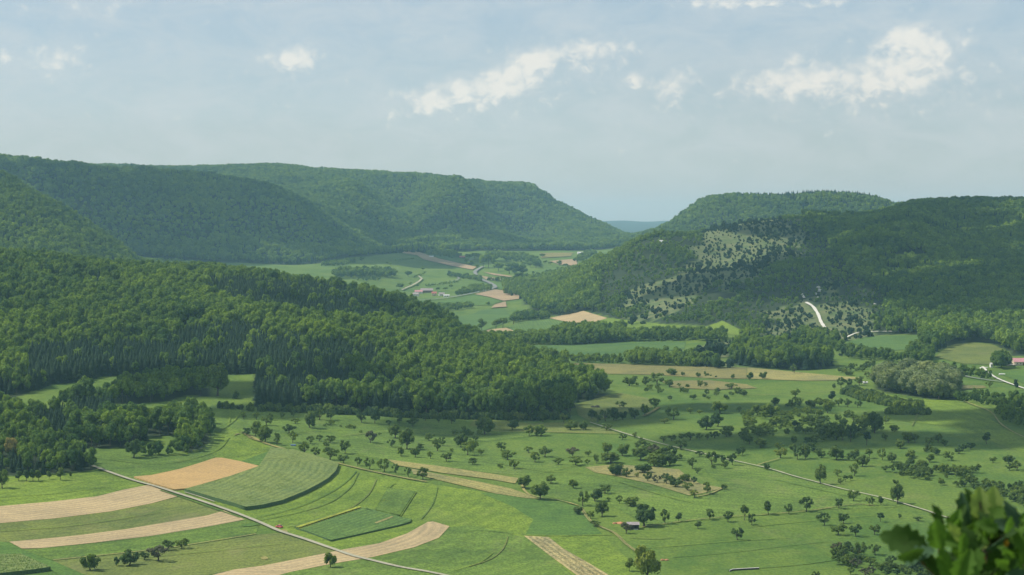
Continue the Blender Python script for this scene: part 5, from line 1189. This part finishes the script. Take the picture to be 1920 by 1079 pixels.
def house(name, u, v, w, d, h, rot, wall, roof, label, cat='house', rise=None, windows=2, door=True, over=.5, loc=None):
    x, y = loc if loc else hit(u, v); gz = ground(x, y)[0]
    e = bpy.data.objects.new(name, None); COL.objects.link(e); e.location = (x, y, gz - .2); e.rotation_euler = (0, 0, R(rot)); e['label'] = label; e['category'] = cat
    rise = rise if rise is not None else d * .35
    bx = box(-w / 2, w / 2, -d / 2, d / 2, -.8, h); gab = ([(-w / 2, -d / 2, h), (-w / 2, d / 2, h), (-w / 2, 0, h + rise), (w / 2, -d / 2, h), (w / 2, d / 2, h), (w / 2, 0, h + rise)], [(0, 2, 1), (3, 4, 5)])
    obj('wall', mesh('wall', *joinf([bx, gab]), [wall]), e)
    k = rise / (d / 2); X = w / 2 + over; y1 = d / 2 + over; zl = h - k * over; t = .22
    for s in (-1, 1):
        V = [(-X, 0, h + rise + t), (X, 0, h + rise + t), (X, s * y1, zl + t), (-X, s * y1, zl + t), (-X, 0, h + rise + .02), (X, 0, h + rise + .02), (X, s * y1, zl), (-X, s * y1, zl)]
        obj('roof_slope', mesh('roof_slope', V, [(0, 1, 2, 3), (4, 7, 6, 5), (0, 4, 5, 1), (1, 5, 6, 2), (2, 6, 7, 3), (3, 7, 4, 0)], [roof]), e)
    ww = mesh('window', *joinf([box(-.5, .5, -.04, .04, 0, 1.2)]), [MB['glass']]); wf = mesh('window_frame', *joinf([box(-.6, -.5, -.06, .05, -.1, 1.3), box(.5, .6, -.06, .05, -.1, 1.3), box(-.5, .5, -.06, .05, 1.2, 1.3), box(-.5, .5, -.06, .05, -.1, 0)]), [MB['white']])
    for i in range(windows):
        px = -w / 2 + w * (i + 1) / (windows + 1)
        if door and i == windows // 2: continue
        for zz in ([1.2] if h < 4.5 else [1.2, 3.8]):
            o = obj('window', ww, e, loc=(px, -d / 2 - .02, zz)); obj('frame', wf, o)
    if door:
        px = -w / 2 + w * (windows // 2 + 1) / (windows + 1); obj('door', mesh('door', *joinf([box(px - .9, px + .9, -d / 2 - .08, -d / 2 + .02, 0, 2.3)]), [MB['wood2']]), e)
    return e

# the wooden hut in the meadow: a dark boarded shed with an open front bay and a grey pitched roof
x, y = hit(1186.5, 992); gz = ground(x, y)[0]
hut = bpy.data.objects.new('wooden_hut', None); COL.objects.link(hut); hut.location = (x, y, gz - .1); hut.rotation_euler = (0, 0, R(3)); hut['label'] = 'dark wooden hut with a grey pitched roof standing in the lower meadow'; hut['category'] = 'hut'
HW, HD, HH = 5.6, 4.2, 2.5
bd = mesh('board', *joinf([box(-.19, .19, -.03, .03, 0, HH)]), [MB['wood']])
n = 14
for i in range(n):
    X = -HW / 2 + HW * (i + .5) / n
    obj('board', bd, hut, loc=(X, HD / 2, 0))
    if not (7 <= i <= 11): obj('board', bd, hut, loc=(X, -HD / 2, 0))
for i in range(10):
    for s in (-1, 1):
        o = obj('board', bd, hut, loc=(s * HW / 2, -HD / 2 + HD * (i + .5) / 10, 0)); o.rotation_euler = (0, 0, R(90))
for (a, b) in ((-HW / 2, -HD / 2), (HW / 2, -HD / 2), (HW / 2, HD / 2), (-HW / 2, HD / 2), (.3, -HD / 2)):
    obj('post', mesh('post', *joinf([box(a - .1, a + .1, b - .1, b + .1, -.3, HH + .05)]), [MB['wood2']]), hut)
obj('sill', mesh('sill', *joinf([box(.2, 2.4, -HD / 2 - .2, -HD / 2 + .1, .0, .45)]), [MB['metal']]), hut)
obj('floor', mesh('floor', *joinf([box(-HW / 2, HW / 2, -HD / 2, HD / 2, -.3, .05)]), [MB['wood']]), hut)
obj('bay_shade_panel', mesh('bay_shade_panel', *joinf([box(-HW / 2 + .1, HW / 2 - .1, -.2, -.1, 0, HH)]), [MB['dark']]), hut)  # near-black panel: the shade inside the open bay put into its colour
for s, ry in ((-1, HD / 2 + .7), (1, HD / 2 + .4)):
    V = [(-HW / 2 - .45, 0, HH + 1.15), (HW / 2 + .45, 0, HH + 1.15), (HW / 2 + .45, s * ry, HH + .05), (-HW / 2 - .45, s * ry, HH + .05)]; V += [(a, b, c - .12) for a, b, c in V]
    obj('roof_slope', mesh('roof_slope', V, [(0, 1, 2, 3), (4, 7, 6, 5), (0, 4, 5, 1), (1, 5, 6, 2), (2, 6, 7, 3), (3, 7, 4, 0)], [MB['grey']]), hut)
obj('gable', mesh('gable', [(sx * HW / 2, yy, zz) for sx in (-1, 1) for yy, zz in ((-HD / 2, HH), (HD / 2, HH), (0, HH + 1.0))], [(0, 1, 2), (3, 5, 4)], [MB['wood2']]), hut)


def mound(u, v, w, d, h, mat, name, label, cat, seed=0):
    x, y = hit(u, v); q = np.random.default_rng(seed); P = []
    for k in range(9):
        iv, fi = ICO1; c = np.array([q.uniform(-w, w) * .42, q.uniform(-d, d) * .4, 0]); r = np.array([w * .22, d * .3, h * q.uniform(.6, 1.1)])
        P.append((iv * r * (1 + .2 * q.uniform(-1, 1, (len(iv), 1))) + c, fi))
    V, Fc = join(P); obj(name, mesh(name, V, Fc, [mat], True), label=label, cat=cat, loc=(x, y, ground(x, y)[0]), kind='stuff')

mound(1159, 982, 5.5, 4.0, .9, M['earth'], 'earth_heap', 'orange brown heap of earth and cut branches left of the wooden hut', 'heap', 1)
mound(1246, 1051, 3.2, 2.0, .7, M['earth'], 'earth_heap', 'small pinkish heap beside the huge yellow topped tree', 'heap', 2)
mound(1116, 765, 6, 3, 2.0, MB['bark2'], 'timber_heap', 'dark heap of timber on the dry grass near the wood corner', 'heap', 3)

# long pale log lying in the grass at the bottom
A = hits([(1368, 1072.5), (1373, 1070.5), (1390, 1069.5), (1423, 1068)], 6, False); lg = bpy.data.objects.new('fallen_log', None); COL.objects.link(lg)
lg.location = (A[0, 0], A[0, 1], ground(A[0, 0], A[0, 1])[0]); lg['label'] = 'long pale fallen log lying in the grass at the bottom of the meadow'; lg['category'] = 'log'
pts = [(a - A[0, 0], b - A[0, 1], ground(a, b)[0] - lg.location.z + .40) for a, b in A]; V, Fc = tube(pts, np.linspace(.34, .46, len(pts)), 10)
obj('trunk', mesh('log', V, Fc, [MB['bark2']], True), lg)
V, Fc = tube([(a, b + .08, c + .17) for a, b, c in pts], np.linspace(.26, .36, len(pts)), 8); obj('pale_top', mesh('log_top', V, Fc, [MB['stone']], True), lg)  # pale tube along the top of the dark one
for i in (0, -1):
    iv, fi = ICO1; obj('cut_end', mesh('cut_end', iv * np.array([.1, .36, .36]) + np.array(pts[i]), fi, [MB['stone']], True), lg)

# red car beside the farm track
x, y = hit(523.5, 990.5); car = bpy.data.objects.new('parked_car', None); COL.objects.link(car); car.location = (x, y, ground(x, y)[0] + .12); car.rotation_euler = (0, 0, R(-38))
car['label'] = 'small red car parked on the grass beside the farm track'; car['category'] = 'car'
prof = [(-2.0, .35), (-2.0, .85), (-1.85, .95), (-1.0, 1.02), (-.45, 1.5), (.85, 1.54), (1.55, 1.1), (1.95, .98), (2.02, .4)]
V = [(a, s * (.84 if b < 1.1 else .66), b) for s in (-1, 1) for a, b in prof]; n = len(prof)
Fc = [tuple(range(n)), tuple(range(2 * n - 1, n - 1, -1))] + [(i, n + i, n + (i + 1) % n, (i + 1) % n) for i in range(n)]
bm_ = mesh('car_body', V, Fc, [MB['paint']]); ob = obj('body', bm_, car); bv = ob.modifiers.new('bevel', 'BEVEL'); bv.width = .07; bv.segments = 2
obj('windscreen', mesh('windscreen', [(-1.0, -.7, 1.05), (-1.0, .7, 1.05), (-.5, .6, 1.49), (-.5, -.6, 1.49)], [(0, 1, 2, 3)], [MB['glass']]), car, loc=(-.02, 0, .03))
for s in (-1, 1): obj('side_window', mesh('side_window', [(-.85, s * .83, 1.06), (1.35, s * .83, 1.12), (.8, s * .70, 1.46), (-.42, s * .70, 1.45)], [(0, 1, 2, 3)], [MB['glass']]), car)
obj('rear_window', mesh('rear_window', [(1.52, -.6, 1.14), (1.52, .6, 1.14), (.92, .55, 1.5), (.92, -.55, 1.5)], [(0, 1, 2, 3)], [MB['glass']]), car, loc=(.03, 0, .03))
wh, wf_ = tube([(0, -.1, 0), (0, -.09, 0), (0, .09, 0), (0, .1, 0)], [.001, .31, .31, .001], 16); hub, hf = tube([(0, -.13, 0), (0, -.12, 0), (0, .12, 0), (0, .13, 0)], [.001, .17, .17, .001], 12)
wm = mesh('tyre', wh, wf_, [MB['rubber']]); hm = mesh('rim', hub, hf, [MB['metal']])
for a in (-1.3, 1.3):
    for s in (-1, 1): w_ = obj('wheel', wm, car, loc=(a, s * .78, .31)); obj('rim', hm, w_)
for s in (-1, 1):
    obj('headlight', mesh('headlight', *joinf([box(-2.04, -1.96, s * .6 - .16, s * .6 + .16, .68, .82)]), [MB['metal']]), car)
    obj('tail_light', mesh('tail_light', *joinf([box(1.98, 2.04, s * .62 - .1, s * .62 + .1, .7, .88)]), [MB['red']]), car)

# the farm in the valley and the other roofs
for a in [(785, 551, 16, 9, 4.5, 5, 'white', 'pinkroof', 'low farm shed with a faded red roof at the left of the valley farm', 3), (780, 556, 12, 8, 5, -12, 'white', 'grey', 'white walled farmhouse with a grey roof at the left of the valley farm', 2),
          (800, 549, 26, 12, 5, 4, 'wood2', 'grey', 'long grey roofed barn in the middle of the valley farm', 4), (794, 548, 12, 9, 5.5, 85, 'white', 'red', 'red roofed farmhouse behind the long grey barn', 2), (814, 555, 10, 9, 5.5, 3, 'cream', 'red', 'cream farmhouse with a red roof at the right of the valley farm', 3),
          (828, 555, 11, 8, 4, 8, 'white', 'grey', 'low grey roofed building right of the cream farmhouse', 2), (837, 556.5, 12, 5, 2.6, 6, 'white', 'metal', 'low pale roofed shed at the right end of the valley farm', 2),
          (867, 485, 16, 9, 4, 0, 'wood2', 'red', 'far barn with a red roof in front of a dark tree clump', 2), (809, 483, 11, 5, 2.6, 2, 'white', 'metal', 'tiny pale shed on the far slope field', 1), (734, 474, 8, 6, 4, 20, 'white', 'metal', 'tiny white hut below the far dark wood', 1),
          (946, 484, 16, 7, 3, 0, 'white', 'metal', 'pale far shed between the valley tree clumps', 2), (1088, 477, 16, 8, 4, 10, 'white', 'metal', 'white far house at the mouth of the valley', 2), (1241, 458, 9, 6, 5, 15, 'white', 'metal', 'tiny white building on the wooded crest', 1)]:
    (u, v, w, d, h, r_, wl, rf, lb, nwn) = a; house('farm_building', u, v, w, d, h, r_, MB[wl], MB[rf], lb, 'building', windows=nwn, door=nwn > 1)
house('house', 1917, 684.5, 19, 9, 3.6, 2, MB['cream'], MB['pinkroof'], 'long ochre house with a faded red roof at the right picture edge', 'house', rise=3.2, windows=5)
house('garden_shed', 1894, 684, 3.4, 3, 2.6, 5, MB['white'], MB['grey'], 'small pale shed beside the long ochre house', 'shed', windows=1, door=False)
house('garden_shed', 1858.5, 689, 2.2, 3.0, 3.4, 10, MB['white'], MB['metal'], 'narrow white hut half hidden by dark trees at the right', 'shed', windows=1, door=False)
house('garden_shed', 1663, 773, 2.4, 2, 2, 5, MB['metal'], MB['grey'], 'tiny grey shed at the end of the short straight hedge', 'shed', windows=1, door=False)
x, y = hit(1622, 720)
house('garden_shed', 1622, 720, 4, 1.6, 1.6, 4, MB['white'], MB['metal'], 'small white trailer beside the fruit trees at the pale grove', 'shed', windows=1, door=False)
for (u, v, w) in ((1845, 691, 9), (1879, 703, 6)):
    x, y = hit(u, v); o = obj('silage_heap', mesh('silage', *joinf([box(-w / 2, w / 2, -1.2, 1.2, -.3, 1.1)]), [MB['white']]), label='long white wrapped heap ' + ('at the top of the lane' if w == 9 else 'on the grass below the dark trees'), cat='heap', loc=(x, y, ground(x, y)[0])); o.rotation_euler = (0, 0, R(25 if w == 9 else -8))
    b = o.modifiers.new('bevel', 'BEVEL'); b.width = .45; b.segments = 3
for (u, v) in ((541, 834),):
    x, y = hit(550, 836.5); o = obj('tarpaulin', mesh('tarpaulin', *joinf([box(-1.8, 1.8, -1, 1, -.2, 1.0)]), [plain('blue_sheet', (.10, .16, .28), .6)]), label='blue grey tarpaulin covered heap under the orchard trees above the maize', cat='tarpaulin', loc=(x, y, ground(x, y)[0])); b = o.modifiers.new('bevel', 'BEVEL'); b.width = .5; b.segments = 3
# pale boulders of the outcrop on the heath
for (u, v, s) in ((1535, 541, 3), (1537, 547, 3.5), (1529, 553, 2.6), (1534, 560, 2.6), (1640, 572, 2.4)):
    x, y = hit(u, v); iv, fi = ICO1; q = np.random.default_rng(int(u)); o = obj('boulder', mesh('boulder', iv * np.array([s, s * .7, s * .8]) * (1 + .2 * q.uniform(-1, 1, (len(iv), 1))), fi, [M['chalk']]), label='pale limestone boulder on the heath outcrop', cat='boulder', group='limestone boulders on the heath outcrop', loc=(x, y, ground(x, y)[0] + s * .3))

# ------------------------------------------------------------------ the leafy branch close to the eye
lv = []
for nm, c, tr in (('leaf_dark', (.040, .080, .022), .35), ('leaf_green', (.085, .16, .032), .45), ('leaf_pale', (.22, .28, .09), .45), ('leaf_blue', (.05, .095, .05), .25), ('leaf_rust', (.26, .15, .02), .3)):
    lv.append(leafmat(nm, c, .25, .2, tr))
OUT = [(0, 0), (.10, .12), (.24, .16), (.22, .26), (.36, .34), (.30, .45), (.42, .56), (.31, .66), (.34, .78), (.2, .84), (.14, .95), (0, 1.0)]
def leafmesh(seed, curl, fold, wd_=1.0):
    q = np.random.default_rng(seed); V = []; n = len(OUT)
    for (x, y) in OUT:
        z = -curl * y * y
        for s, k in ((-1, 1.0), (-1, .5), (0, 0), (1, .5), (1, 1.0)):
            V.append((s * x * k * wd_ * (1 + .12 * q.uniform(-1, 1)), y, z + fold * abs(x * k) + .03 * math.sin(9 * y + 5 * x * s)))
    Fc = [(i * 5 + k, i * 5 + k + 1, i * 5 + k + 6, i * 5 + k + 5) for i in range(n - 1) for k in range(4)]
    return V, Fc
LM = [[mesh('leaf', *leafmesh(10 * j + i, .12 + .2 * i, .3 + .25 * (i % 2), .66 + .12 * i), [lv[j]], True) for i in range(3)] for j in range(5)]
bush = bpy.data.objects.new('leafy_shrub', None); COL.objects.link(bush); DB = 3.0
def at(u, v, Y=DB): return Vector(((u - 960) / F * Y, Y, HZ - (v - V0) / F * Y))
root = at(1850, 1500); root.z = float(ground(root.x, root.y)[0]); bush.location = root
bush['label'] = 'blurred leafy shrub with dark, pale and rusty leaves close at the lower right'; bush['category'] = 'shrub'
tw = [[(1850, 1500, 3.0), (1800, 1250, 3.0), (1765, 1080, 2.98), (1762, 1020, 2.96)], [(1800, 1250, 3.0), (1860, 1090, 3.05), (1850, 1000, 3.0), (1838, 940, 3.0)], [(1850, 1500, 3.0), (1900, 1200, 3.1), (1925, 1060, 3.1), (1930, 960, 3.1)], [(1765, 1080, 2.98), (1720, 1040, 2.95), (1695, 1020, 2.92)], [(1850, 1040, 3.02), (1880, 1010, 3.0), (1900, 985, 2.98)]]
for t in tw:
    pts = [tuple((at(*p[:2], p[2]) - root)) if p[1] < 1490 else tuple(Vector((0, 0, -.1))) for p in t]; V, Fc = tube(pts, np.linspace(.009, .003, len(pts)), 7); obj('twig', mesh('twig', V, Fc, [M['bark']], True), bush)
def leaf(u, v, Y, px, ang, tilt, roll, j):
    """(u, v) the stalk end, px its length, ang its heading on the picture plane clockwise from up"""
    o = obj('leaf', LM[j][random.randrange(3)], bush); o.location = at(u, v, Y) - root; s = px * Y / F; o.scale = (s, s, s)
    a = R(ang); d = Vector((math.sin(a), 0, math.cos(a))); d = (d * math.cos(R(tilt)) + Vector((0, -1, 0)) * math.sin(R(tilt))).normalized()
    nrm = Vector((0, -1, .0)); nrm = (nrm - d * nrm.dot(d)).normalized(); nrm.rotate(Matrix.Rotation(R(roll), 3, d)); xx = d.cross(nrm)
    o.rotation_euler = Matrix((xx, d, nrm)).transposed().to_euler()
for a in [(1740, 1025, 2.92, 82, -72, 12, 15, 0), (1735, 1030, 2.9, 60, -105, 20, -30, 0), (1750, 1030, 2.95, 62, -78, -15, 55, 3), (1755, 1033, 2.9, 58, -95, 5, 60, 3), (1763, 1032, 2.88, 62, -8, 10, 10, 1), (1760, 1030, 2.9, 50, -22, 20, -20, 1), (1768, 990, 3.0, 48, -22, 0, 48, 0), (1758, 985, 3.0, 26, -20, 10, 60, 0), (1772, 1005, 2.95, 44, 52, 0, 20, 1), (1795, 975, 3.0, 34, 25, 5, -30, 0),
          (1810, 1000, 3.05, 72, 10, 0, 20, 3), (1822, 985, 3.02, 70, 4, -10, 35, 0), (1838, 985, 3.0, 74, -3, 8, -15, 2), (1850, 980, 3.05, 64, 20, 10, 10, 2), (1845, 1000, 3.0, 60, 28, 0, -30, 1), (1862, 985, 3.1, 52, 30, -5, 50, 1), (1800, 1018, 2.9, 44, -28, 10, 20, 2), (1802, 1028, 2.86, 24, 30, 15, 40, 4), (1815, 1020, 2.95, 20, 60, 10, -10, 4), (1800, 1040, 2.84, 44, 10, 15, 10, 1), (1828, 1035, 2.86, 46, -20, 15, 10, 0), (1885, 1030, 2.95, 18, 10, 0, 0, 4),
          (1880, 1010, 3.1, 60, 42, 0, -20, 1), (1890, 1020, 3.0, 56, 70, 10, 20, 3), (1900, 1000, 3.0, 58, 5, 0, 40, 3), (1905, 1020, 3.1, 66, -15, 0, 10, 1), (1925, 1000, 3.05, 66, 8, 0, 30, 0), (1775, 1090, 2.9, 62, -12, 10, 5, 1), (1790, 1095, 2.85, 70, 22, 15, -10, 1), (1760, 1085, 2.95, 56, -28, 0, 30, 0), (1820, 1085, 2.9, 64, 15, 0, 10, 1), (1850, 1075, 2.95, 60, 30, 5, -20, 0)]:
    leaf(*a)
for k in range(170):
    t = rng.random(); u = 1775 + 175 * t + rng.normal(0, 10); lo = 1000 - 28 * math.sin(min(1, t * 1.2) * 3.0); v = lo + (1110 - lo) * rng.random() ** .8
    j = int(rng.choice([0, 0, 0, 1, 1, 1, 1, 3, 3, 2, 4], p=[.1, .1, .1, .13, .13, .12, .1, .09, .07, .05, .01])); leaf(u, v, rng.uniform(2.92, 3.25), rng.uniform(26, 52), rng.uniform(-75, 75), rng.uniform(-25, 30), rng.uniform(-60, 60), j)

# ------------------------------------------------------------------ cumulus over the valley: the broken cloud whose shade lies on the hills
m, t, out = newmat('cloud'); df = t.new('ShaderNodeBsdfDiffuse'); df.inputs[0].default_value = (.8, .8, .8, 1); tl = t.new('ShaderNodeBsdfTranslucent'); tl.inputs[0].default_value = (.8, .8, .8, 1)
tp = t.new('ShaderNodeBsdfTransparent'); a = t.new('ShaderNodeMixShader'); a.inputs[0].default_value = .5; b = t.new('ShaderNodeMixShader'); b.inputs[0].default_value = .26
t.l.new(df.outputs[0], a.inputs[1]); t.l.new(tl.outputs[0], a.inputs[2]); t.l.new(a.outputs[0], b.inputs[1]); t.l.new(tp.outputs[0], b.inputs[2]); t.l.new(b.outputs[0], out.inputs[0]); M['cloud'] = m
CH = 1500.0
def cloud(u, Y, rx, ry, n, seed, zg=None):
    """a cumulus whose shade is centred on the land at column u, distance Y"""
    X = (u - 960) / F * Y; g = float(ground(X, Y)[0]) if zg is None else zg; tt = (CH - g) / TOSUN.z; q = np.random.default_rng(seed); P = []
    iv, fi = ICO1
    for k in range(n):
        a, r = q.uniform(0, 6.28), q.random() ** .5; s = min(rx, ry) * q.uniform(.22, .42)
        P.append((iv * np.array([s, s, s * .5]) * (1 + .22 * q.uniform(-1, 1, (len(iv), 1))) + np.array([math.cos(a) * r * rx, math.sin(a) * r * ry, q.uniform(0, 70)]), fi))
    V, Fc = join(P)
    obj('cloud', mesh('cloud', V, Fc, [M['cloud']], True), kind='structure', loc=(X + TOSUN.x * tt, Y + TOSUN.y * tt, CH))
cloud(300, 5050, 620, 420, 30, 1); cloud(560, 5100, 380, 330, 18, 2); cloud(860, 5850, 330, 230, 16, 3)
cloud(1860, 3600, 400, 380, 26, 4); cloud(1800, 2900, 420, 420, 22, 5); cloud(1560, 2650, 130, 160, 8, 6)
cloud(900, 1480, 300, 110, 14, 7, 10); cloud(1520, 1420, 210, 130, 14, 8, 10); cloud(650, 2120, 150, 90, 8, 12, 60)

# ------------------------------------------------------------------ the air
hz = bpy.data.materials.new('air'); hz.use_nodes = True; t = NT(hz.node_tree); t.n.clear(); out = t.new('ShaderNodeOutputMaterial')
pv = t.new('ShaderNodeVolumePrincipled'); pv.inputs['Color'].default_value = (.44, .79, 1.0, 1); pv.inputs['Absorption Color'].default_value = (.3, .3, .3, 1); pv.inputs['Density'].default_value = 5.1e-5; pv.inputs['Anisotropy'].default_value = .0
t.l.new(pv.outputs[0], out.inputs['Volume'])
V, Fc = joinf([box(-14000, 14000, -300, 25500, -31, 440)])
hb = obj('haze', mesh('haze', V, Fc, [hz]), kind='stuff', label='thin blue haze filling the valley air', cat='haze')
